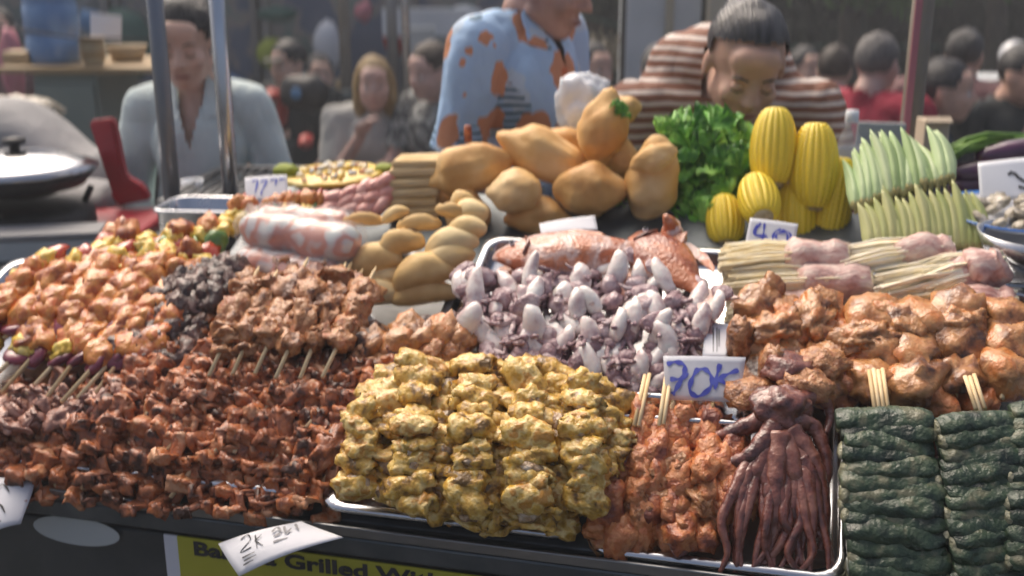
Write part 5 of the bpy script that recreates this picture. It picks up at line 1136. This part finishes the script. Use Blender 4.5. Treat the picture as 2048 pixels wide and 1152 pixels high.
LBL = ['lowest oblong roll at the left of its pile','lowest oblong roll at the right of its pile','broad oblong roll above the lowest right one','broad oblong roll on the left side of its pile','oblong roll third from the bottom on the right','oblong roll fourth from the bottom on the right','oblong roll fifth from the bottom on the right','stubby roll near the top right of the roll pile','split oblong roll with dark filling in the middle of its pile','split flat roll with dark filling at the back','thin split roll behind the film-wrapped rolls','small pale roll between two split rolls','split roll with dark filling just below the round bun','oblong roll wedged between the lowest ones','topmost small roll of the oblong pile']
for i, o in enumerate(OB): oblong(*o[:6], LBL[i], i, len(o) > 6)

# ------------------------------------------------------------------ corn
def corn_mesh(seed, rows=20, rings=20):
    vs_, fs = [], []; seg = rows*5; nr = rings*5
    for i in range(nr+1):
        t = i/nr; prof = (sin(pi*min(1, (t*.93+.05)))**.30)*(1-.10*t)
        for j in range(seg):
            a = 2*pi*j/seg; k = (abs(sin(a*rows/2))**.5)*(abs(sin(pi*(t*rings+.5*(int(a*rows/2/pi) % 2))))**.5)
            r = prof*(.91+.09*k); vs_.append((r*cos(a), r*sin(a), (t-.5)*2))
    for i in range(nr):
        for j in range(seg): fs.append((i*seg+j, i*seg+(j+1) % seg, (i+1)*seg+(j+1) % seg, (i+1)*seg+j))
    fs.append(tuple(range(seg))[::-1]); fs.append(tuple(range(nr*seg, nr*seg+seg)))
    return mesh_of('kernels', vs_, fs, 'corn')
CORN = corn_mesh(1)
def corn(px, py, d, wpx, hpx, rot, tilt, label, endpos=-1):
    s = d/F; r = wpx*s/2; h = hpx*s/2/max(.3, cos(radians(tilt+16.5)))
    e = thing('corn_cob', label, 'corn', Matrix.Translation(at(px, py, d)) @ Matrix.Rotation(radians(rot), 4, 'Y') @ Matrix.Rotation(radians(tilt), 4, 'X'), 'bright yellow corn cobs')
    r *= 1.14; link('kernels', CORN, e, Matrix.Diagonal((r, r, h, 1)))
    link('cut_end', lathe('cut_end', [(0, -.006), (r*.42, -.005), (r*.48, .004), (r*.3, .012)], 'corn_end', 16), e, Matrix.Translation((0, 0, endpos*h)))
corn(1547, 292, 2.02, 88, 150, 4, -18, 'tall corn cob just right of the lettuce, highest of all')
corn(1628, 332, 2.01, 92, 168, 3, -16, 'tall corn cob second from the lettuce')
corn(1517, 396, 1.96, 78, 82, 0, -62, 'short corn cob seen end-on below the highest one')
corn(1450, 440, 2.02, 72, 96, 2, -40, 'shaded corn cob low down beside the lettuce')
corn(1590, 432, 2.03, 84, 130, 0, -20, 'corn cob standing behind the card that reads 40')
corn(1668, 410, 2.02, 70, 190, 10, -12, 'slim corn cob leaning right, nearest the okra')
corn(1712, 478, 2.03, 44, 90, 12, -14, 'small corn cob low down beside the okra', -1)
corn(1630, 480, 2.08, 60, 90, 6, -14, 'corn cob at the very bottom right of its pile')

# ------------------------------------------------------------------ okra
def okra_pod(mat):
    vs_, fs = [], []; seg = 15; n = 12; L = .10
    for i in range(n+1):
        t = i/n; r = .0088*(1-t**4.5)*(.8+.45*min(1, t*4)-.35*t)+.0008
        for j in range(seg):
            a = 2*pi*j/seg; rr = r*(1+.16*cos(5*a)); vs_.append((t*L, rr*cos(a)+.014*t*t*t, rr*sin(a)))
    for i in range(n):
        for j in range(seg): fs.append((i*seg+j, i*seg+(j+1) % seg, (i+1)*seg+(j+1) % seg, (i+1)*seg+j))
    fs.append(tuple(range(seg))[::-1]); fs.append(tuple(range(n*seg, n*seg+seg)))
    me = mesh_of('pod', vs_, fs, mat)
    bm = bmesh.new(); bm.from_mesh(me); bmesh.ops.recalc_face_normals(bm, faces=bm.faces); bm.to_mesh(me); bm.free(); return me
POD, POD2 = okra_pod('okra'), okra_pod('okra_dry'); CAPM = lathe('cap', [(0, -.016), (.003, -.016), (.0035, -.006), (.009, -.003), (.0095, .003), (.0085, .006)], 'okra_cap', 12)
def okra(a, b, z, label, group, me, sc=1.0):
    d = b-a; k = d.length/.10; e = thing('okra', label, 'okra', frame(a, d, z), group)
    link('pod', me, e, Matrix.Diagonal((k, sc*1.1, sc*1.1, 1))); link('cap', CAPM, e, Matrix.Rotation(pi/2, 4, 'Y') @ Matrix.Scale(sc, 4))
for lay in range(2):
    for i in range(15):
        t = i/14; x0, y0 = 1712+188*t, 412-58*t; x1, y1 = 1700+175*t+8*sin(i), 318-52*sin(min(1, t*2.2)*pi/2)+12*sin(i*1.7)+(14*t)
        a = at(x0+R(-2, 2), y0+R(-5, 5), 1.92+.03*lay); b = at(x1+R(-3, 3)+4, y1+R(-6, 6)-(18 if i % 4 == 1 else 0), 1.98+.03*lay)
        okra(a, b, Vector((0, -1, .3)), f'pale green okra pod, {nth(i)} from left in the {["front", "back"][lay]} of the upper row', 'okra pods of the upper row', POD)
for lay in range(2):
    for i in range(17):
        t = i/16; x0 = 1742+225*t; y0 = 500-6*t; x1 = x0-6+R(-4, 4); y1 = 405-30*t+(10 if i > 12 else 0)+R(-6, 6)-(24 if i % 5 == 3 else 0)
        okra(at(x0, y0, 1.865+.022*lay), at(x1, y1, 1.90+.022*lay), Vector((0, -1, .3)), f'yellowish okra pod, {nth(i)} from left in the {["front", "back"][lay]} of the lower row', 'okra pods of the lower row', POD2)

# ------------------------------------------------------------------ far right: beans, eggplants, plates
for i in range(34):
    t = R(0, 1); y0 = 300+R(-14, 14); a = at(1885+R(-5, 30), y0+8, 2.10+R(-.03, .03)); m_ = at(1975, 278+R(-12, 18), 2.12+R(-.03, .03)); b = at(2110, 268+R(-8, 36), 2.15+R(-.03, .03))
    tag(link('long_bean', tube('long_bean', [a, a.lerp(m_, .5)+Vector((0, 0, .004)), m_, m_.lerp(b, .5), b], [.0015, .0035, .004, .004, .003], 'beans', 6)), 'long green bean lying on the bundle above the eggplants', 'bean', 'long green beans at the right edge')
EG = [lathe('fruit', [(0, 0), (.012, .002), (.022, .02), (.026, .06), (.025, .12), (.021, .18), (.013, .205), (0, .21)], 'eggplant', 24)]
for (x0, y0, x1, y1, lb, s) in [(1895, 352, 2080, 335, 'purple eggplant lying under the bean bundle', 1.0), (1900, 372, 2085, 385, 'purple eggplant behind the white sketch card', .9), (1950, 318, 2120, 290, 'purple eggplant partly covered by green beans', .95)]:
    a, b = at(x0, y0, 2.10), at(x1, y1, 2.08); e = thing('eggplant', lb, 'eggplant', frame(a, b-a, Vector((0, 0, 1))))
    link('fruit', EG[0], e, Matrix.Rotation(pi/2, 4, 'Y') @ Matrix.Scale(s, 4)); link('stalk', tube('stalk', [(.20*s, 0, 0), (.225*s, .003, .004)], .006, 'okra_cap', 8), e)
p = at(2015, 442, 1.93)
pc = thing('rimmed_plate', 'white plate with a blue rim holding clams at the right edge', 'plate', Matrix.Translation(p) @ Matrix.Rotation(.10, 4, 'X'))
link('dish', lathe('dish', [(0, 0), (.06, 0), (.105, .018), (.112, .02), (.108, .014), (.06, -.005), (0, -.005)], 'plate', 48), pc); link('rim', lathe('rim', [(.104, .0185), (.112, .0215), (.1145, .019), (.110, .0165)], 'blue_rim', 48), pc)
CL = [lump('shell', i+200, .017, .013, .008, 'clam', .15, 1.5, 3, ridge=.1) for i in range(4)]
for k in range(34):
    a, r_ = R(0, 6.28), sqrt(R(0, 1))*.088
    tag(link('clam', rnd.choice(CL), None, pc.matrix_basis @ TRS((r_*cos(a), r_*sin(a), .012+.012*(1-r_/.09)+R(0, .008)), (R(-.6, .6), R(-.6, .6), R(0, 6)), R(.9, 1.2))), 'brown and white clam heaped on the blue-rimmed plate', 'clam', 'clams on the blue-rimmed plate')
p = at(2078, 540, 1.80)
tag(link('steel_bowl', lathe('steel_bowl', [(0, 0), (.05, 0), (.085, .035), (.098, .062), (.103, .063), (.09, .032), (.053, -.003), (0, -.003)], 'steel', 48), None, Matrix.Translation(p) @ Matrix.Rotation(.02, 4, 'X')), 'steel bowl cut off by the right edge below the clams', 'bowl')
# bottle, cards, plastic bag, lighter
p = at(1695, 340, 2.32)
bt = thing('sauce_bottle', 'clear bottle with white and red label between corn and okra', 'bottle', Matrix.Translation(p-Vector((0, 0, .03))))
link('glass', lathe('glass', [(0, 0), (.026, 0), (.028, .004), (.028, .075), (.022, .10), (.012, .12), (.012, .14), (0, .14)], 'clear_plastic', 24), bt); link('label', lathe('label', [(.0285, .058), (.0285, .078)], 'paper_clean', 24), bt)
link('red_band', lathe('red_band', [(.0287, .048), (.0287, .058)], 'red_pepper', 24), bt); link('cap', lathe('cap', [(0, .155), (.013, .155), (.014, .14), (.014, .13)], 'white_plastic', 16), bt)
tag(link('white_board', box('white_board', .105, .01, .12, 'box_white', .003), None, Matrix.Translation(at(1757, 300, 2.4)) @ Matrix.Rotation(.04, 4, 'Y')), 'pale grey board standing behind the okra tips', 'board')
cbx = thing('cardboard_box', 'beige cardboard box behind the okra, right of the pole', 'box', Matrix.Translation(at(1860, 300, 2.45)))
link('body', box('body', .055, .06, .14, 'cardboard', .003), cbx); link('flap', box('flap', .055, .02, .002, 'cardboard', .0005), cbx, TRS((0, -.036, .072), (.5, 0, 0)))
bm = ico(4)
for v in bm.verts:
    d = v.co.normalized(); k = 1+.25*noise.noise(d*2.2+Vector((4, 4, 4)))+.10*noise.noise(d*6); x, y, z = d.x*.060*k, d.y*.04*k, d.z*.068*k
    if d.z > .6: z += .006*abs(sin(d.x*7)); x *= 1.1
    v.co = Vector((x, y, z))
pb_ = tag(link('plastic_bag', bm_mesh('plastic_bag', bm, 'white_plastic', True), None, Matrix.Translation(at(1168, 215, 2.34))), 'crumpled white plastic bag behind the topmost bun', 'bag')
tag(link('orange_lighter', tube('orange_lighter', [(0, 0, 0), (0, 0, .03), (0, 0, .034)], [.008, .008, .006], 'red_orange', 12), None, Matrix.Translation(at(936, 285, 2.2))), 'small orange bottle tip rising behind the round bun', 'bottle')

# ------------------------------------------------------------------ enoki and bacon
def enoki(a, b, wid, label, n, seed):
    """bundle of thin stems from a (stem ends) to b with caps at the a end"""
    d = b-a; L = d.length; e = thing('enoki_bundle', label, 'mushrooms', frame(a, d, N)); r = random.Random(seed); bm = bmesh.new()
    for k in range(n):
        y = r.uniform(-1, 1); z = abs(r.gauss(0, .5)); x0 = r.uniform(-.012, .012)
        pts = [(x0, y*wid, .005+.020*z), (L*.33, y*wid*.85+r.uniform(-.004, .004), .010+.020*z+r.uniform(-.002, .004)), (L*.7, y*wid*.65, .008+.018*z), (L, y*wid*.45, .006+.015*z)]
        tube_bm(bm, pts, .0022, 5); tube_bm(bm, [(x0-.0035, y*wid, .005+.02*z), (x0-.001, y*wid, .005+.02*z), (x0+.0008, y*wid, .005+.02*z)], [.0009, .0026, .0014], 6)
    o = link('stems', bm_mesh('stems', bm, 'enoki'), e); o['kind'] = 'stuff'; return e, L
def wrap(e, x0, x1, r0, seed, tilt=0):
    n = 9; pts = [(x0+(x1-x0)*i/(n-1), 0, .012+.004*sin(i*.8)) for i in range(n)]
    me = tube('bacon', pts, [r0*.78]+[r0*(1+.10*sin(i*1.3+seed)) for i in range(1, n-1)]+[r0*.82], 'bacon', 22)
    for v in me.vertices: v.co += noise.noise_vector(v.co*40+Vector((seed*3, 0, 0)))*.006
    link('bacon', me, e)
B = [((1455,520),(1700,512),.10,.030,'enoki bundle wrapped in pink bacon at the back left of its tray'),((1462,565),(1745,560),.085,.032,'enoki bundle in bacon just behind the brown skewers'),((1470,610),(1640,605),.07,.042,'enoki tips spilling at the lower left of their tray'),
     ((1690,525),(1905,495),.11,.030,'enoki bundle with the highest bacon wrap, under the okra'),((1760,575),(2000,540),.10,.03,'enoki bundle in bacon in the middle right'),((1800,610),(2035,610),.085,.03,'enoki bundle in bacon nearest the right edge'),((1850,560),(2010,525),.115,.026,'enoki bundle in bacon behind the others at right')]
for k, ((x0, y0), (x1, y1), lf_, wd, lb) in enumerate(B):
    e, L_ = enoki(dk(x0, y0+14, lf_-.045), dk(x1, y1+12, lf_-.025), wd, lb, 170, k)
    wrap(e, L_*(.50 if k in (0, 1, 3) else .55), L_*1.0, .029 if k != 2 else .02, k)
tag(link('bacon_end', lump('bacon_end', 3, .020, .018, .024, 'octo', .3, 1.5, 3), None, Matrix.Translation(dk(1750, 615, .085))), 'dark purple glossy end of a wrapped bundle above the brown skewers', 'meat')

# ------------------------------------------------------------------ brown barbecued meat (right)
GB = 'large brown barbecue skewers on the right'; LB = 'skewer of large browned meat chunks'
def big(n, lst=None): return lambda: mixpick(lst or BRWN, n)
row(3, (1520, 790), (1650, 800), (-5, -190), .07, .085, 'barbecue_skewer', LB, GB, big(4), t0=.02, jit=.5, jp=6, sc=1.1, rw='set by the octopus')
row(4, (1740, 810), (2000, 800), (5, -190), .075, .09, 'barbecue_skewer', LB, GB, big(3, BRWN), t0=.12, jit=.5, jp=6, sc=1.4, rw='set above the leaf rolls')
row(4, (1690, 815), (1960, 835), (0, -150), .06, .07, 'barbecue_skewer', LB, GB, big(3, REDO+BRWN[:1]), t0=.08, jit=.5, jp=6, sc=1.35, rw='redder low set')
row(3, (1500, 760), (1640, 740), (5, -130), .06, .07, 'barbecue_skewer', LB, GB, big(4), t0=.02, jit=.5, jp=6, rw='dark set under the wing')
for px, py, lb in [(1540, 590, 'upright brown chicken foot piece left of the bacon wraps')]:
    e = thing('chicken_drumstick', lb, 'chicken', Matrix.Translation(dk(px, py, .09)) @ DK4 @ Matrix.Rotation(-.5, 4, 'X'))
    link('meat', lump('meat', 7, .022, .018, .032, 'brown_meat', .35, 1.6, 3, ridge=.2), e); link('bone', tube('bone', [(0, 0, -.02), (0, 0, -.05)], [.007, .009], 'corn_end', 10), e)
WRP = lump('meat_piece', 91, .05, .035, .026, 'brown_meat', .4, 1.7, 4, ridge=.25)
for px, py, lb in [(1550, 660, 'large browned chicken half at the left of the barbecue tray'), (1800, 655, 'large brown chicken half in the middle of the barbecue tray'), (1915, 650, 'large pinkish brown chicken half at the right of the barbecue tray'), (1620, 640, 'knobbly grey brown meat piece beside the enoki'), (1720, 680, 'dark brown meat piece between two chicken halves')]:
    tag(link('chicken_half', WRP, None, Matrix.Translation(dk(px, py, .10)) @ DK4 @ Euler((R(-.3, .3), R(-.3, .3), R(0, 6))).to_matrix().to_4x4() @ Matrix.Scale(R(.8, 1.05), 4)), lb, 'chicken')
for px, py, lb in [(1545, 740, 'tall browned wing leaning over the octopus head'), (1480, 680, 'small dark meat piece right of the narrow label')]:
    tag(link('chicken_wing', lump('chicken_wing', 8, .020, .022, .040, 'orange_meat', .35, 1.6, 3, ridge=.2), None, Matrix.Translation(dk(px, py, .10)) @ DK4 @ Matrix.Rotation(-.4, 4, 'X')), lb, 'chicken')
def sticks(px0, py0, px1, py1, l0, l1, n, label, group):
    for k in range(n):
        a, b = dk(px0+k*9, py0+R(-3, 3), l0), dk(px1+k*9, py1+R(-3, 3), l1)
        tag(link('bamboo_stick', tube('bamboo_stick', [a, b], .0030, 'stick', 8)), label, 'stick', group)
sticks(1738, 740, 1750, 822, .115, .115, 4, 'bare bamboo stick end in the bundle before the barbecue meat', 'bamboo stick ends of the left bundle')
sticks(1930, 752, 1952, 820, .12, .115, 3, 'bare bamboo stick end near the right side of the barbecue tray', 'bamboo stick ends of the right bundle')

# ------------------------------------------------------------------ orange wings in front, beside the curry heap
GW = 'red orange wing skewers in front, right of the curry heap'; LW = 'red orange wing skewer'
row(4, (1270, 905), (1400, 900), (28, -95), .06, .085, 'wing_skewer', LW, GW, lambda: mixpick(REDO, 3), t0=.0, t1=.7, jit=.6, jp=6, sc=1.05, rw='row under the steel edge')
row(6, (1220, 1030), (1440, 1020), (20, -120), .045, .075, 'wing_skewer', LW, GW, lambda: mixpick(REDO+ORNG[:2], 4), t0=.0, t1=1, jit=.6, jp=8, sc=1.1, rw='second row up')
row(6, (1200, 1085), (1420, 1080), (10, -85), .02, .04, 'wing_skewer', LW, GW, lambda: mixpick(REDO+ORNG[:2], 3), t0=.0, t1=1, jit=.6, jp=8, sc=1.15, rw='lowest row by the rail')
row(4, (1250, 960), (1400, 950), (20, -95), .04, .065, 'wing_skewer', LW, GW, lambda: mixpick(REDO, 3), t0=.0, t1=1, jit=.6, jp=8, sc=1.1, rw='third row up')
sticks(1268, 850, 1290, 750, .10, .105, 2, 'bare bamboo stick crossing the bright tray rim', 'bamboo sticks left of the 70k tag')
sticks(1318, 850, 1332, 752, .10, .105, 2, 'bare bamboo stick running up to the 70k tag', 'bamboo sticks under the 70k tag')
a, b = dk(1238, 806, .09), dk(1500, 822, .09)
trm = thing('steel_tray', 'narrow shining steel dish edge between squid and wings', 'tray', frame((a+b)/2-N*.03, b-a, N))
link('dish', tray_mesh('dish', (b-a).length, .05, .03, 'steel', .012, .008), trm)

# ------------------------------------------------------------------ octopus
oc = thing('octopus', 'large dark red marinated octopus with arms hanging over the front', 'octopus', Matrix.Translation(dk(1560, 840, .09)))
io = dk(1560, 840, .09)
link('head', lump('head', 12, .040, .036, .028, 'octo', .28, 1.4, 4, ridge=.12), oc, Matrix.Translation(dk(1560, 815, .115)-io) @ DK4)
def arm(pts, r0, nm='arm'):
    P = [dk(*p)-io for p in pts]; Q = []
    for i in range(len(P)-1):
        p0 = P[max(i-1, 0)]; p1 = P[i]; p2 = P[i+1]; p3 = P[min(i+2, len(P)-1)]
        for k in range(6): t = k/6; Q.append(.5*((2*p1)+(-p0+p2)*t+(2*p0-5*p1+4*p2-p3)*t*t+(-p0+3*p1-3*p2+p3)*t**3))
    Q.append(P[-1]); n = len(Q); o = link(nm, tube(nm, Q, [r0*(1-.72*i/(n-1))*(1+.08*sin(i*1.9)) for i in range(n)], 'octo', 12), oc)
    return
    bm = bmesh.new()                     # two rows of suckers along the arm
    for i in range(2, n-2):
        r = r0*(1-.72*i/(n-1)); d = (Q[i+1]-Q[i-1]).normalized(); sd = d.cross((CAM-io).normalized()).normalized()
        for s in (-.35, .35):
            mm = Matrix.Translation(Q[i]+(CAM-io).normalized()*r*.86+sd*r*s) @ Matrix.Scale(r*.26, 4); bmesh.ops.create_icosphere(bm, subdivisions=1, radius=1, matrix=mm)
    s_ = link('suckers', bm_mesh('suckers', bm, 'pork_pale'), o); s_['kind'] = 'stuff'
arm([(1550,830,.11),(1500,850,.10),(1450,870,.085),(1415,880,.07),(1390,865,.065)], .016)
arm([(1550,850,.11),(1510,905,.095),(1470,925,.08),(1430,920,.07),(1405,935,.06)], .016)
arm([(1545,865,.10),(1520,930,.085),(1490,975,.065),(1470,1030,.04),(1465,1080,.02)], .017)
arm([(1558,870,.105),(1552,940,.085),(1550,1010,.06),(1545,1075,.03),(1530,1130,.01)], .018)
arm([(1570,870,.10),(1585,935,.085),(1600,990,.06),(1590,1060,.035),(1605,1130,.012)], .017)
arm([(1580,860,.105),(1615,905,.09),(1640,960,.07),(1650,1030,.045),(1640,1100,.02)], .016)
arm([(1580,845,.11),(1620,850,.10),(1645,890,.085),(1655,950,.065),(1630,1000,.05)], .015)
arm([(1575,820,.12),(1610,795,.115),(1645,800,.10),(1660,830,.085),(1650,870,.08)], .014)
arm([(1560,865,.10),(1530,950,.08),(1575,1020,.055),(1560,1090,.03),(1500,1150,.0)], .013)
arm([(1580,870,.10),(1620,960,.075),(1600,1030,.05),(1650,1080,.03),(1665,1140,.01)], .013)
for k in range(14):            # thinner arm ends spilling over the front
    x = 1452+k*15+R(-6, 6); arm([(x+R(-10, 10)*.3+(1560-x)*.5, 905+R(-15, 15), .09), (x+(1560-x)*.2, 965+R(-10, 10), .075), (x+R(-12, 12), 1030+R(-15, 15), .055), (x+R(-18, 18), 1090+R(-15, 15), .03), (x+R(-25, 25), 1145, .01)], .0105)
for px, py, lf_, lb in [(1570, 740, .115, 'dark red meat piece on top of the octopus head'), (1610, 770, .115, 'orange brown meat piece right of the octopus head'), (1500, 790, .10, 'brown meat piece left of the octopus head'), (1640, 730, .11, 'orange meat piece between octopus and barbecue skewers')]:
    tag(link('roast_piece', lump('roast_piece', int(px), .034, .028, .020, 'octo' if 'dark red' in lb else 'orange_meat', .4, 1.6, 3, ridge=.25), None, Matrix.Translation(dk(px, py, lf_)) @ DK4), lb, 'meat')
row(4, (1440, 880), (1500, 1000), (10, -60), .05, .05, 'wing_skewer', LW, GW, lambda: mixpick(REDO, 2), t0=.0, jit=.6, jp=8, rw='short set by the octopus arms')

# ------------------------------------------------------------------ leaf rolls
def leafroll(seed, L=.10, r=.0125):
    vs_, fs = [], []; seg, n = 20, 22; off = Vector((seed*5, seed, 0))
    for i in range(n+1):
        t = i/n; e_ = 1-.35*max(0, abs(t-.5)*2-.75)*4
        for j in range(seg):
            a = 2*pi*j/seg; rr = r*e_*(1+.22*noise.noise(Vector((t*5, cos(a)*1.5, sin(a)*1.5))+off)+.10*noise.noise(Vector((t*16, cos(a)*4, sin(a)*4))+off))
            rr += .0016*(1 if ((a+t*3.2+seed) % (2*pi)) < .5 else 0)
            vs_.append(((t-.5)*L, rr*cos(a)*1.15, rr*sin(a)*.95+.003*sin(t*3+seed)))
    for i in range(n):
        for j in range(seg): fs.append((i*seg+j, i*seg+(j+1) % seg, (i+1)*seg+(j+1) % seg, (i+1)*seg+j))
    fs.append(tuple(range(seg))[::-1]); fs.append(tuple(range(n*seg, n*seg+seg)))
    bm = bmesh.new(); vv = [bm.verts.new(v) for v in vs_]
    for f in fs: bm.faces.new([vv[k] for k in f])
    return bm_mesh('leaf', bm, 'betel')
LR = [leafroll(i) for i in range(6)]; LT = [lump('filling', i+220, .006, .010, .009, 'betel_tip', .3, 1.6, 2) for i in range(2)]
def lroll(px, py, lift, rot, sc, label, group):
    e = thing('leaf_roll', label, 'leaf roll', Matrix.Translation(dk(px, py, lift)) @ DK4 @ Matrix.Rotation(radians(rot)-yaw, 4, 'Z') @ Matrix.Rotation(R(-.06, .06), 4, 'Y') @ Matrix.Diagonal((sc, sc*1.22, sc*.92, 1)), group)
    link('leaf', rnd.choice(LR), e, Matrix.Rotation(R(0, 6), 4, 'X') if 0 else None)
    if rnd.random() < .6: link('filling', rnd.choice(LT), e, Matrix.Translation((rnd.choice((-.049, .049)), 0, 0)))
for c, (xa, rot, wob) in enumerate([(1768, -9, 0), (1958, 6, 1)]):
    for k in range(14):
        t = k/13; y = (840+(8 if c else 0))+k*24+.9*k*k*.10; lf_ = .105*(1-t)**.75+.022
        lroll(xa+R(-5, 5)+4*k*.6, y, lf_, rot+R(-4, 4), R(1.0, 1.12)*(1.12 if c == 0 else 1.0), f'dark green leaf roll, {nth(k)} from the top of the {["left", "right"][c]} column', ['leaf rolls of the left column', 'leaf rolls of the right column'][c])
        lroll(xa+R(-8, 8)+4*k*.6, y+14, max(.012, lf_-.028), rot+R(-5, 5), 1.1, ['dark green leaf roll wedged under the face of the left column', 'dark green leaf roll wedged under the face of the right column'][c], ['leaf rolls of the left column', 'leaf rolls of the right column'][c])
for k in range(11):
    lroll(2098+R(-5, 5), 815+k*30, .10*(1-k/12)**.75+.03, 4+R(-5, 5), 1.05, f'dark green leaf roll, {nth(k)} from the top of the column at the right edge', 'leaf rolls cut off by the right edge')
